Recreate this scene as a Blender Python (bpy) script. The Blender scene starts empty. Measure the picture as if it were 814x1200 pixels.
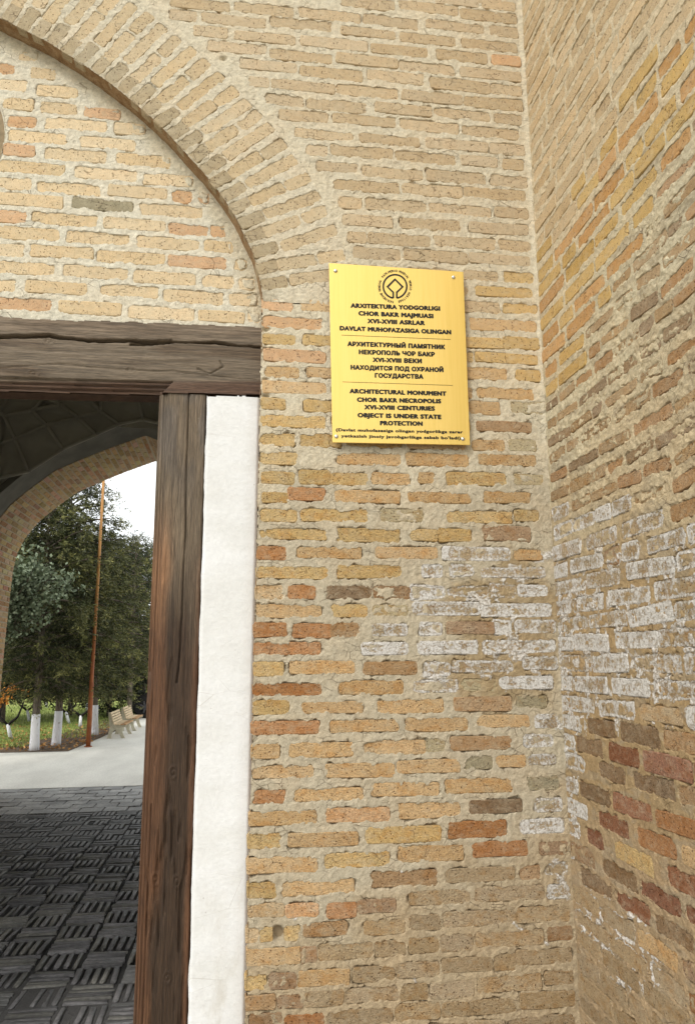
import bpy, math, random
import numpy as np
from mathutils import Vector, Matrix
S = bpy.context.scene
COL = S.collection
random.seed(7)
# ------------------------------------------------------------------ camera
F = 901.0; PW, PH = 814.0, 1200.0
Zw = np.array([-32., 4639., -901.]); Zw /= np.linalg.norm(Zw)
Yw = np.array([-127., -175.9, -901.]); Yw -= Zw*Yw.dot(Zw); Yw /= np.linalg.norm(Yw)
Xw = np.cross(Yw, Zw)
RW = np.array([Xw, Yw, Zw])                    # camera -> world rotation
CAM = np.array([0., 0., 1.6])
cd = bpy.data.cameras.new('camera'); cam = bpy.data.objects.new('camera', cd); COL.objects.link(cam)
cd.sensor_fit = 'VERTICAL'; cd.sensor_height = 24.0; cd.lens = 24.0*F/PH
cd.clip_start = 0.05; cd.clip_end = 2000
m4 = Matrix.Identity(4)
for i in range(3):
    for j in range(3): m4[i][j] = RW[i][j]
    m4[i][3] = CAM[i]
cam.matrix_world = m4
S.camera = cam
def ray(px, py):
    return RW @ np.array([px-PW/2, PH/2-py, -F])
def onY(px, py, Y):
    d = ray(px, py); t = Y/d[1]; return CAM + d*t
def onX(px, py, X):
    d = ray(px, py); t = X/d[0]; return CAM + d*t
def onZ(px, py, Z=0.0):
    d = ray(px, py); t = (Z-1.6)/d[2]; return CAM + d*t
def proj(P):
    c = (np.asarray(P)-CAM) @ RW
    return PW/2 + F*c[..., 0]/(-c[..., 2]), PH/2 - F*c[..., 1]/(-c[..., 2])
# ------------------------------------------------------------------ world, sun, exposure
SUN_EL, SUN_AZ = math.radians(40), math.radians(218)
W = bpy.data.worlds.new('World'); S.world = W; W.use_nodes = True
nt = W.node_tree; nt.nodes.clear()
sky = nt.nodes.new('ShaderNodeTexSky'); sky.sky_type = 'NISHITA'; sky.sun_disc = False
sky.sun_elevation = SUN_EL; sky.sun_rotation = SUN_AZ; sky.dust_density = 6.0; sky.air_density = 1.0; sky.ozone_density = 1.0
hs = nt.nodes.new('ShaderNodeHueSaturation'); hs.inputs['Saturation'].default_value = 0.22
mx = nt.nodes.new('ShaderNodeMix'); mx.data_type = 'RGBA'; mx.inputs[0].default_value = 0.75
mx.inputs[7].default_value = (7.6, 7.9, 8.0, 1)
bg = nt.nodes.new('ShaderNodeBackground'); bg.inputs[1].default_value = 0.15
wo = nt.nodes.new('ShaderNodeOutputWorld')
nt.links.new(sky.outputs[0], hs.inputs['Color']); nt.links.new(hs.outputs[0], mx.inputs[6])
nt.links.new(mx.outputs[2], bg.inputs[0]); nt.links.new(bg.outputs[0], wo.inputs[0])
ld = bpy.data.lights.new('sun', 'SUN'); ld.energy = 1.0; ld.angle = math.radians(14); ld.color = (1, .96, .9)
sun = bpy.data.objects.new('sun', ld); COL.objects.link(sun)
_az = math.radians(218)   # from behind and left of the camera
sd = Vector((math.sin(_az)*math.cos(SUN_EL), math.cos(_az)*math.cos(SUN_EL), math.sin(SUN_EL)))
sun.rotation_euler = sd.to_track_quat('Z', 'Y').to_euler()
S.view_settings.view_transform = 'Standard'; S.view_settings.look = 'None'
S.view_settings.exposure = 0.55; S.view_settings.gamma = 1.0; S.view_settings.use_curve_mapping = False
# ------------------------------------------------------------------ helpers
def lin(c, k=1/1.15):
    r = []
    for v in c[:3]:
        v = v/255.0
        r.append((v/12.92 if v <= .04045 else ((v+.055)/1.055)**2.4)*k)
    return tuple(r)
def _h(ix, iy, s):
    n = (ix.astype(np.int64)*374761393 + iy.astype(np.int64)*668265263 + s*1274126177) & 0xffffffff
    n = ((n ^ (n >> 13))*1274126177) & 0xffffffff
    n = n ^ (n >> 16)
    return (n & 0xffff)/65535.0
def vn(x, y, s=0):
    x = np.asarray(x, float); y = np.asarray(y, float)
    ix = np.floor(x); iy = np.floor(y); fx = x-ix; fy = y-iy
    fx = fx*fx*(3-2*fx); fy = fy*fy*(3-2*fy)
    ix = ix.astype(np.int64); iy = iy.astype(np.int64)
    a = _h(ix, iy, s); b = _h(ix+1, iy, s); c = _h(ix, iy+1, s); d = _h(ix+1, iy+1, s)
    return (a+(b-a)*fx)*(1-fy) + (c+(d-c)*fx)*fy
def fbm(x, y, size, octs=3, s=0):
    t = 0; a = 1; n = 0; f = 1.0/size
    for k in range(octs):
        t = t + a*vn(np.asarray(x)*f+17.3*k, np.asarray(y)*f+9.1*k, s+k); n += a; a *= .5; f *= 2.03
    return t/n
def sst(a, b, x):
    t = np.clip((x-a)/(b-a), 0, 1); return t*t*(3-2*t)
def link(o, parent=None):
    COL.objects.link(o)
    if parent is not None: o.parent = parent
    return o
def tag(o, label=None, cat=None, group=None, kind=None):
    if label: o['label'] = label
    if cat: o['category'] = cat
    if group: o['group'] = group
    if kind: o['kind'] = kind
    return o
def mesh(name, V, Fc, mat=None, parent=None, smooth=False, loc=None):
    me = bpy.data.meshes.new(name); me.from_pydata([tuple(map(float, v)) for v in V], [], Fc); me.update()
    if mat: me.materials.append(mat)
    if smooth: me.shade_smooth()
    o = bpy.data.objects.new(name, me); link(o, parent)
    if loc: o.location = loc
    return o
def fast_mesh(name, V, Q, mat=None, parent=None, smooth=True):
    """V (n,3) array, Q (m,k) int array"""
    me = bpy.data.meshes.new(name); V = np.ascontiguousarray(V, np.float32); Q = np.asarray(Q, np.int32)
    k = Q.shape[1]
    me.vertices.add(len(V)); me.vertices.foreach_set('co', V.ravel())
    me.loops.add(Q.size); me.loops.foreach_set('vertex_index', Q.ravel())
    me.polygons.add(len(Q)); me.polygons.foreach_set('loop_start', np.arange(0, Q.size, k, dtype=np.int32))
    me.polygons.foreach_set('use_smooth', np.full(len(Q), smooth))
    me.update(calc_edges=True); me.validate()
    if mat: me.materials.append(mat)
    o = bpy.data.objects.new(name, me); link(o, parent); return o
def empty(name, loc=(0, 0, 0), parent=None):
    o = bpy.data.objects.new(name, None); o.location = loc; link(o, parent); return o
BOXF = [(0, 1, 3, 2), (4, 6, 7, 5), (0, 4, 5, 1), (2, 3, 7, 6), (0, 2, 6, 4), (1, 5, 7, 3)]
def boxv(x0, x1, y0, y1, z0, z1):
    return [(x, y, z) for x in (x0, x1) for y in (y0, y1) for z in (z0, z1)]
class MB:
    def __init__(s): s.v = []; s.f = []
    def add(s, v, f):
        n = len(s.v); s.v += [tuple(p) for p in v]; s.f += [tuple(i+n for i in q) for q in f]; return s
    def box(s, *a): return s.add(boxv(*a), BOXF)
    def prism(s, poly, axis, a, b):
        """extrude a 2D polygon; axis 0/1/2 is the extrusion axis"""
        n = len(poly); v = []
        for t in (a, b):
            for p in poly:
                q = list(p); q.insert(axis, t); v.append(q)
        f = [tuple(range(n)), tuple(range(2*n-1, n-1, -1))] + [(i, i+n, (i+1) % n+n, (i+1) % n) for i in range(n)]
        return s.add(v, f)
    def tube(s, pts, rad, n=8, cap=True):
        pts = [Vector(p) for p in pts]; r0 = len(s.v)
        for i, p in enumerate(pts):
            t = (pts[min(i+1, len(pts)-1)]-pts[max(i-1, 0)]).normalized()
            a = t.cross(Vector((0.3, 1, .1))).normalized(); b = t.cross(a)
            r = rad[i] if hasattr(rad, '__len__') else rad
            for k in range(n):
                w = 2*math.pi*k/n; s.v.append(tuple(p+a*(math.cos(w)*r)+b*(math.sin(w)*r)))
        for i in range(len(pts)-1):
            for k in range(n):
                s.f.append((r0+i*n+k, r0+i*n+(k+1) % n, r0+(i+1)*n+(k+1) % n, r0+(i+1)*n+k))
        if cap:
            s.f.append(tuple(r0+k for k in range(n-1, -1, -1))); s.f.append(tuple(r0+(len(pts)-1)*n+k for k in range(n)))
        return s
    def build(s, name, mat, parent=None, smooth=False): return mesh(name, s.v, s.f, mat, parent, smooth)
# ------------------------------------------------------------------ material builder
class NT:
    def __init__(s, name):
        s.m = bpy.data.materials.new(name); s.m.use_nodes = True; s.t = s.m.node_tree; s.t.nodes.clear()
        s.out = s.n('ShaderNodeOutputMaterial'); s.b = s.n('ShaderNodeBsdfPrincipled'); s.l(s.b.outputs[0], s.out.inputs[0])
    def n(s, k, **kw):
        x = s.t.nodes.new(k)
        for a, v in kw.items(): setattr(x, a, v)
        return x
    def l(s, a, b): s.t.links.new(a, b)
    def set(s, sock, v):
        if isinstance(v, bpy.types.NodeSocket): s.l(v, sock)
        elif isinstance(v, (tuple, list)) and len(v) == 3 and sock.type == 'RGBA': sock.default_value = (*v, 1)
        else: sock.default_value = v
    def pos(s): return s.n('ShaderNodeNewGeometry').outputs['Position']
    def mapv(s, v, scale=(1, 1, 1), rot=(0, 0, 0), loc=(0, 0, 0)):
        m = s.n('ShaderNodeMapping'); s.l(v, m.inputs[0]); m.inputs['Scale'].default_value = scale
        m.inputs['Rotation'].default_value = rot; m.inputs['Location'].default_value = loc; return m.outputs[0]
    def noise(s, v, scale, det=3, rough=.55, dist=0):
        x = s.n('ShaderNodeTexNoise'); s.l(v, x.inputs['Vector']); x.inputs['Scale'].default_value = scale
        x.inputs['Detail'].default_value = det; x.inputs['Roughness'].default_value = rough; x.inputs['Distortion'].default_value = dist
        return x.outputs['Fac']
    def vor(s, v, scale, feat='F1', out='Distance'):
        x = s.n('ShaderNodeTexVoronoi', feature=feat); s.l(v, x.inputs['Vector']); x.inputs['Scale'].default_value = scale
        return x.outputs[out]
    def math(s, op, a, b=0.0, c=None):
        x = s.n('ShaderNodeMath', operation=op); s.set(x.inputs[0], a); s.set(x.inputs[1], b)
        if c is not None: s.set(x.inputs[2], c)
        return x.outputs[0]
    def mr(s, v, a, b, c=0.0, d=1.0, smooth=True):
        x = s.n('ShaderNodeMapRange'); x.interpolation_type = 'SMOOTHSTEP' if smooth else 'LINEAR'
        s.set(x.inputs[0], v); s.set(x.inputs[1], a); s.set(x.inputs[2], b); s.set(x.inputs[3], c); s.set(x.inputs[4], d); return x.outputs[0]
    def mix(s, f, a, b, mode='MIX'):
        x = s.n('ShaderNodeMix', data_type='RGBA', blend_type=mode); s.set(x.inputs[0], f); s.set(x.inputs[6], a); s.set(x.inputs[7], b); return x.outputs[2]
    def gray(s, v):
        x = s.n('ShaderNodeCombineColor'); [s.l(v, x.inputs[i]) for i in range(3)]; return x.outputs[0]
    def bump(s, h, dist, strength=1.0, prev=None):
        x = s.n('ShaderNodeBump'); s.set(x.inputs['Height'], h); x.inputs['Distance'].default_value = dist; x.inputs['Strength'].default_value = strength
        if prev is not None: s.l(prev, x.inputs['Normal'])
        return x.outputs[0]
    def fin(s, col, rough=.85, normal=None, metal=0.0, spec=.3):
        s.set(s.b.inputs['Base Color'], col); s.set(s.b.inputs['Roughness'], rough); s.set(s.b.inputs['Metallic'], metal)
        s.b.inputs['Specular IOR Level'].default_value = spec
        if normal is not None: s.l(normal, s.b.inputs['Normal'])
        return s.m
def plain(name, col, rough=.7, nscale=20, var=.15, bump=0.0, metal=0.0, spec=.3):
    t = NT(name); p = t.pos(); n = t.noise(p, nscale, 4)
    f = t.mr(n, .3, .7, 1-var, 1+var)
    c = t.mix(1.0, col, t.gray(f), 'MULTIPLY')
    return t.fin(c, rough, t.bump(n, bump) if bump else None, metal, spec)
def brick_material():
    t = NT('brick_clay'); p = t.pos(); oi = t.n('ShaderNodeObjectInfo')
    col, salt, rnd = oi.outputs['Color'], oi.outputs['Alpha'], oi.outputs['Random']
    big = t.noise(p, 14, 4, .6); mid = t.noise(p, 60, 4, .6); fine = t.noise(p, 420, 3, .6)
    sz = t.n('ShaderNodeSeparateXYZ'); t.l(p, sz.inputs[0]); worn = t.mr(sz.outputs[2], 2.75, 2.2)      # the lower half is weathered rough
    c = t.mix(t.mr(big, .3, .7, 0, .5), col, t.mix(1.0, col, (1.06, .97, .88), 'MULTIPLY'))
    c = t.mix(t.math('MULTIPLY', worn, t.mr(t.noise(t.mapv(p, (1, 1, 1.5), loc=(5, 2, 1)), 19, 5, .65), .48, .62)), c, t.mix(1.0, c, (.93, .82, .68), 'MULTIPLY'))
    grit = t.noise(t.mapv(p, (1, 1, 1.7)), 130, 5, .72)
    c = t.mix(worn, c, t.mix(1.0, c, t.gray(t.mr(grit, .3, .7, .80, 1.30)), 'MULTIPLY'))
    c = t.mix(1.0, c, t.gray(t.mr(mid, .25, .75, .90, 1.08)), 'MULTIPLY')
    c = t.mix(1.0, c, t.gray(t.mr(fine, .25, .75, .80, 1.16)), 'MULTIPLY')
    # pale lime film dragged over parts of the face
    film = t.math('MULTIPLY', t.mr(t.noise(t.mapv(p, (1, 1, 1.6), loc=(3, 1, 7)), 34, 6, .75), .44, .74), .5)
    c = t.mix(film, c, lin((206, 190, 160)))
    # dark pits
    pv = t.vor(p, 90); pr = t.noise(p, 45, 2)
    pit = t.math('MULTIPLY', t.mr(pv, .12, .25, 1, 0), t.mr(pr, .42, .52))
    pv2 = t.vor(t.mapv(p, loc=(.3, .7, .1)), 210); pit2 = t.math('MULTIPLY', t.mr(pv2, .12, .26, 1, 0), t.mr(t.noise(p, 70, 2), .46, .56))
    pits = t.math('MAXIMUM', pit, pit2)
    c = t.mix(t.math('MULTIPLY', pits, .92), c, t.mix(1.0, c, (.24, .18, .14), 'MULTIPLY'))
    # salt bloom: strongest at the brick's rim
    tc = t.n('ShaderNodeTexCoord').outputs['Object']; sx = t.n('ShaderNodeSeparateXYZ'); t.l(tc, sx.inputs[0])
    ax = t.math('ABSOLUTE', sx.outputs[0]); az = t.math('ABSOLUTE', sx.outputs[2])
    rim = t.math('MAXIMUM', t.mr(ax, .36, .48), t.mr(az, .14, .42))
    sn = t.noise(p, 110, 5, .72); sb = t.noise(p, 26, 3)
    amt = t.math('SUBTRACT', 1.0, salt)
    g = t.math('ADD', t.math('MULTIPLY', rim, .12), t.math('MULTIPLY', sb, .8))
    g = t.math('ADD', g, t.math('MULTIPLY', sn, .95)); g = t.math('ADD', g, t.math('MULTIPLY', amt, .50))
    sm = t.math('MULTIPLY', t.mr(g, 1.15, 1.41), t.mr(amt, .02, .1))
    c = t.mix(t.math('MULTIPLY', sm, .85), c, t.mix(t.mr(sn, .32, .58), (.45, .42, .37), (.82, .80, .76)))
    crk = t.vor(t.mapv(p, (1, 1, 1.7)), 26, 'DISTANCE_TO_EDGE'); cn = t.noise(p, 17, 2)
    crack = t.math('MULTIPLY', t.mr(crk, .0, .03, 1, 0), t.mr(cn, .56, .62))
    c = t.mix(t.math('MULTIPLY', crack, .6), c, t.mix(1.0, c, (.4, .33, .28), 'MULTIPLY'))
    h = t.math('ADD', t.math('MULTIPLY', mid, .55), t.math('MULTIPLY', fine, .7)); h = t.math('SUBTRACT', h, t.math('MULTIPLY', pits, .7))
    h = t.math('ADD', h, t.math('MULTIPLY', worn, t.math('MULTIPLY', grit, 2.2)))
    h = t.math('SUBTRACT', h, t.math('MULTIPLY', crack, .8)); h = t.math('ADD', h, t.math('MULTIPLY', sm, t.math('MULTIPLY', sn, 1.3)))
    b1 = t.bump(h, .0042, .9)
    return t.fin(c, .92, b1, spec=.2)
def mortar_material():
    t = NT('mortar'); p = t.pos(); at = t.n('ShaderNodeAttribute', attribute_name='tone'); col, salt = at.outputs['Color'], at.outputs['Alpha']
    mid = t.noise(p, 55, 4, .65); fine = t.noise(p, 480, 3, .65); big = t.noise(p, 7, 4)
    c = t.mix(1.0, col, t.gray(t.mr(mid, .25, .75, .82, 1.14)), 'MULTIPLY')
    c = t.mix(1.0, c, t.gray(t.mr(fine, .25, .75, .76, 1.2)), 'MULTIPLY')
    c = t.mix(t.mr(big, .35, .7, 0, .35), c, t.mix(1.0, c, (1.08, .96, .84), 'MULTIPLY'))
    crk = t.vor(t.mapv(p, (1, 1, 1.5)), 22, 'DISTANCE_TO_EDGE'); cn = t.noise(p, 12, 2)
    wv = t.n('ShaderNodeVectorMath', operation='ADD'); t.l(p, wv.inputs[0])
    crack = t.math('MULTIPLY', t.mr(crk, 0, .022, 1, 0), t.mr(cn, .54, .60))
    c = t.mix(t.math('MULTIPLY', crack, .65), c, t.mix(1.0, c, (.35, .3, .25), 'MULTIPLY'))
    pv = t.vor(p, 160); pit = t.math('MULTIPLY', t.mr(pv, .1, .24, 1, 0), t.mr(t.noise(p, 60, 2), .55, .64))
    c = t.mix(t.math('MULTIPLY', pit, .5), c, t.mix(1.0, c, (.4, .34, .28), 'MULTIPLY'))
    sn = t.noise(p, 110, 5, .7)
    sm = t.mr(t.math('ADD', salt, t.math('MULTIPLY', sn, .9)), .86, 1.06)
    c = t.mix(t.math('MULTIPLY', sm, .88), c, t.mix(t.mr(sn, .35, .65), (.42, .38, .33), (.78, .75, .70)))
    h = t.math('ADD', mid, t.math('MULTIPLY', fine, .8)); h = t.math('SUBTRACT', h, t.math('MULTIPLY', crack, .8)); h = t.math('SUBTRACT', h, t.math('MULTIPLY', pit, .6))
    h = t.math('ADD', h, t.math('MULTIPLY', sm, t.math('MULTIPLY', sn, .9)))
    return t.fin(c, .95, t.bump(h, .0042, .9), spec=.15)
def wood_material(axis):
    t = NT('weathered_wood_'+('upright' if axis == 2 else 'level')); p = t.pos(); at = t.n('ShaderNodeAttribute', attribute_name='tone')
    sc = (24, 24, .7) if axis == 2 else (.7, 24, 24); sf = (110, 110, 3) if axis == 2 else (3, 110, 110)
    wob = t.noise(p, 4, 2)
    g1 = t.noise(t.mapv(p, sc), 6, 5, .6, .25); g2 = t.noise(t.mapv(p, sf), 6, 4, .6, .3)
    c = t.mix(1.0, at.outputs['Color'], t.gray(t.mr(g1, .3, .7, .70, 1.28)), 'MULTIPLY')
    c = t.mix(1.0, c, t.gray(t.mr(g2, .3, .7, .55, 1.4)), 'MULTIPLY')
    crk = t.mr(g2, .60, .70)
    c = t.mix(t.math('MULTIPLY', crk, .6), c, (.012, .009, .007))
    sp = t.math('MULTIPLY', t.mr(t.vor(p, 60), .07, .14, 1, 0), t.mr(t.noise(p, 18, 2), .56, .62))
    c = t.mix(t.math('MULTIPLY', sp, at.outputs['Alpha']), c, (.55, .5, .42))
    h = t.math('ADD', t.math('MULTIPLY', g1, .6), g2)
    return t.fin(c, .62, t.bump(h, .004, .8), spec=.3)
M = {}
M['brick'] = brick_material(); M['mortar'] = mortar_material()
M['wood_v'] = wood_material(2); M['wood_h'] = wood_material(0)
# ------------------------------------------------------------------ colours read off the wall (sRGB of the lit surface)
CO = dict(y=(203, 174, 121), o=(203, 171, 126), r=(180, 134, 92), p=(180, 149, 112), t=(202, 178, 142), w=(176, 156, 124),
          d=(140, 116, 88), R=(150, 106, 80), m=(172, 151, 119), u=(199, 178, 144), k=(222, 199, 160), q=(210, 172, 132), g=(160, 150, 122),
          b=(164, 136, 106), z=(186, 172, 138))
VAR = dict(y=9, o=9, r=12, p=10, t=8, w=8, d=8, R=12, m=12, u=8, k=8, q=8, g=6, b=10, z=6)
SALT = dict(w=0.12)
def brick_proto(seed, header):
    r = random.Random(seed); jx = .022 if header else .012; jz = .045; c = .05 if header else .025; cz = .16
    out = [(-.5+c, -.5), (0, -.5), (.5-c, -.5), (.5, -.5+cz), (.5, .5-cz), (.5-c, .5), (.03, .5), (-.5+c, .5), (-.5, .5-cz), (-.5, -.5+cz)]
    out = [(x+r.uniform(-jx, jx), z+r.uniform(-jz, jz)) for x, z in out]
    ix = .045 if header else .022; V = []
    for x, z in out: V.append((x, .035, z))
    for x, z in out: V.append((x, .0025, z))
    for x, z in out: V.append((x*(1-ix), r.uniform(-.0008, .0006), z*.90))
    n = len(out); Fq = []
    for i in range(n):
        j = (i+1) % n; Fq += [(i, j, j+n, i+n), (i+n, j+n, j+2*n, i+2*n)]
    Fq.append(tuple(range(2*n, 3*n)))
    me = bpy.data.meshes.new('brick'); me.from_pydata(V, [], Fq); me.update(); me.materials.append(M['brick'])
    return me
PROTO = {h: [brick_proto(10*h+i, h) for i in range(9)] for h in (0, 1)}
class Brick:
    __slots__ = ('u', 'v', 'L', 'H', 'a', 't', 'c', 'fr', 's', 'tp')
    def __init__(s, u, v, L, H, a=0., t='u', c=None, fr=0., sa=None):
        s.u, s.v, s.L, s.H, s.a, s.t, s.fr = u, v, L, H, a, t, fr
        s.tp = random.gauss(0, .13)
        rr = random.uniform(-1, 1)*VAR[t]; g = random.uniform(-.5, .5)*VAR[t]
        base = c or CO[t]; s.c = lin((base[0]+rr, base[1]+rr+g*.4, base[2]+rr+g))
        s.s = (random.uniform(0, .38) if t == 'w' else 1.0) if sa is None else sa
def put_bricks(bricks, O, U, V, N, parent, grow=.0045):
    """one object per brick, sharing nine meshes of each shape"""
    O, U, V, N = map(Vector, (O, U, V, N))
    for b in bricks:
        me = random.choice(PROTO[1 if b.L < .15 else 0]); o = bpy.data.objects.new('brick', me)
        ca, sa = math.cos(b.a), math.sin(b.a); X = U*ca+V*sa; Z = V*ca-U*sa; P = O+U*b.u+V*b.v+N*(b.fr-.0008)
        fx = random.choice((-1, 1))
        sx = (b.L+2*grow); sz = (b.H+2*grow)
        if fx < 0: X, Z = -X, -Z       # turned half round its own face
        mt = Matrix(((X.x*sx, -N.x, Z.x*sz, P.x), (X.y*sx, -N.y, Z.y*sz, P.y), (X.z*sx, -N.z, Z.z*sz, P.z), (0, 0, 0, 1)))
        o.matrix_world = mt; o.color = (*b.c, b.s); link(o, parent)
def sheet(name, O, U, V, N, ur, vr, res, bricks, keep=None, tone=None, m0=-.0002, amp=1.0, mat=None, parent=None, extra=None, cover=None, groove=1.0, seed=0, warp=None):
    """mortar surface as real relief: it rises between the bricks, laps over their edges and drops behind their faces"""
    nu = int((ur[1]-ur[0])/res)+1; nv = int((vr[1]-vr[0])/res)+1
    us = np.linspace(ur[0], ur[1], nu); vs = np.linspace(vr[0], vr[1], nv)
    UU, VV = np.meshgrid(us, vs, indexing='ij')
    if warp is not None: UU = warp(UU, VV)
    D = np.full(UU.shape, .5); SA = np.zeros(UU.shape); CV = np.zeros(UU.shape)
    wx = (fbm(UU, VV, .026, 3, 11+seed)-.5)*.015 + (fbm(UU, VV, .008, 2, 31+seed)-.5)*.006
    wx = wx*(1+.45*sst(2.75, 2.2, VV))
    du, dv = us[1]-us[0], vs[1]-vs[0]
    for b in bricks:
        R = math.hypot(b.L, b.H)/2+.03
        i0 = max(0, int((b.u-R-ur[0])/du)); i1 = min(nu, int((b.u+R-ur[0])/du)+2)
        j0 = max(0, int((b.v-R-vr[0])/dv)); j1 = min(nv, int((b.v+R-vr[0])/dv)+2)
        if i0 >= i1 or j0 >= j1: continue
        sl = (slice(i0, i1), slice(j0, j1)); x = UU[sl]-b.u; y = VV[sl]-b.v; ca, sa = math.cos(b.a), math.sin(b.a)
        tpv = 1+b.tp*np.clip((x*ca+y*sa)/(b.L/2), -1, 1)*(1.0 if 0 < b.v < 2.6 else .5); rd = .010
        X = np.abs(x*ca+y*sa)-b.L/2+rd; Y = np.abs(-x*sa+y*ca)-b.H/2*tpv+rd
        d = np.hypot(np.maximum(X, 0), np.maximum(Y, 0))+np.minimum(np.maximum(X, Y), 0)-rd
        SA[sl] = np.maximum(SA[sl], (1-b.s)*(.75*np.exp(-(np.maximum(np.abs(d)-.001, 0)/.006)**2)))
        cvb = {'b': .10, 'z': .12, 'w': .06}.get(b.t, 0.)
        CV[sl] = np.where(d < D[sl], cvb, CV[sl]); D[sl] = np.minimum(D[sl], d)
    Dw = D+wx
    n1 = fbm(UU, VV, .035, 3, 51+seed)-.5; n2 = fbm(UU, VV, .010, 3, 71+seed)-.5
    if cover is not None: CV = np.maximum(CV, cover(UU, VV))
    wr = sst(2.75, 2.2, VV)
    h = m0 + amp*(.0048*n1 + .0034*n2)*(1+.1*wr) + .0004*wr
    drop = sst(-.0005, .0030, -Dw)
    gm = sst(.46, .58, fbm(UU, VV, .05, 2, 91+seed))*groove
    h = h - .0110*np.maximum(gm, wr*.55*sst(.3, .6, fbm(UU, VV, .07, 2, 95+seed)))*np.exp(-((Dw-.0005)/.0025)**2)
    film = .0008 + .016*(fbm(UU, VV, .03, 4, 101+seed)-(1-CV)*.62-.12)
    low = h-.016*drop
    h = np.where(CV > .01, np.maximum(low, np.minimum(film, .004)*drop+low*(1-drop)), low)
    if extra is not None: h = extra(UU, VV, h)
    O, U, V, N = [np.array(q, float) for q in (O, U, V, N)]
    P = O + UU[..., None]*U + VV[..., None]*V + h[..., None]*N
    idx = np.arange(nu*nv).reshape(nu, nv)
    Q = np.stack([idx[:-1, :-1], idx[1:, :-1], idx[1:, 1:], idx[:-1, 1:]], -1).reshape(-1, 4)
    if np.dot(np.cross(U, V), N) < 0: Q = Q[:, ::-1]
    # only keep what is on the wall and not lying deep behind a brick face
    deep = (Dw < -.012) & (CV < .01)
    kv = ~deep.ravel()
    if keep is not None: kk = keep(UU, VV).ravel(); Q = Q[np.all(kk[Q], 1)]
    Q = Q[np.any(kv[Q], 1)]
    used = np.zeros(nu*nv, bool); used[Q] = True; remap = np.cumsum(used)-1
    o = fast_mesh(name, P.reshape(-1, 3)[used], remap[Q], mat or M['mortar'], parent, mat is not None)
    px, py = proj(P)
    tc = tone(UU, VV, px, py, Dw) if tone else np.ones(UU.shape+(3,))*.4
    A = np.concatenate([tc, SA[..., None]], -1) if tc.shape[-1] == 3 else np.concatenate([tc[..., :3], np.maximum(tc[..., 3:], SA[..., None])], -1)
    ca = o.data.color_attributes.new('tone', 'FLOAT_COLOR', 'POINT'); ca.data.foreach_set('color', A.reshape(-1, 4)[used].astype(np.float32).ravel())
    return o
# ------------------------------------------------------------------ layout of the walls
FY = 2.60                                   # face of the front wall
XC = float(onY(655, 776, FY)[0])            # inner corner with the side wall
def L3(c): return np.array(lin(c))
def mixa(a, b, t): return a*(1-t[..., None]) + b*t[..., None]
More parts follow.
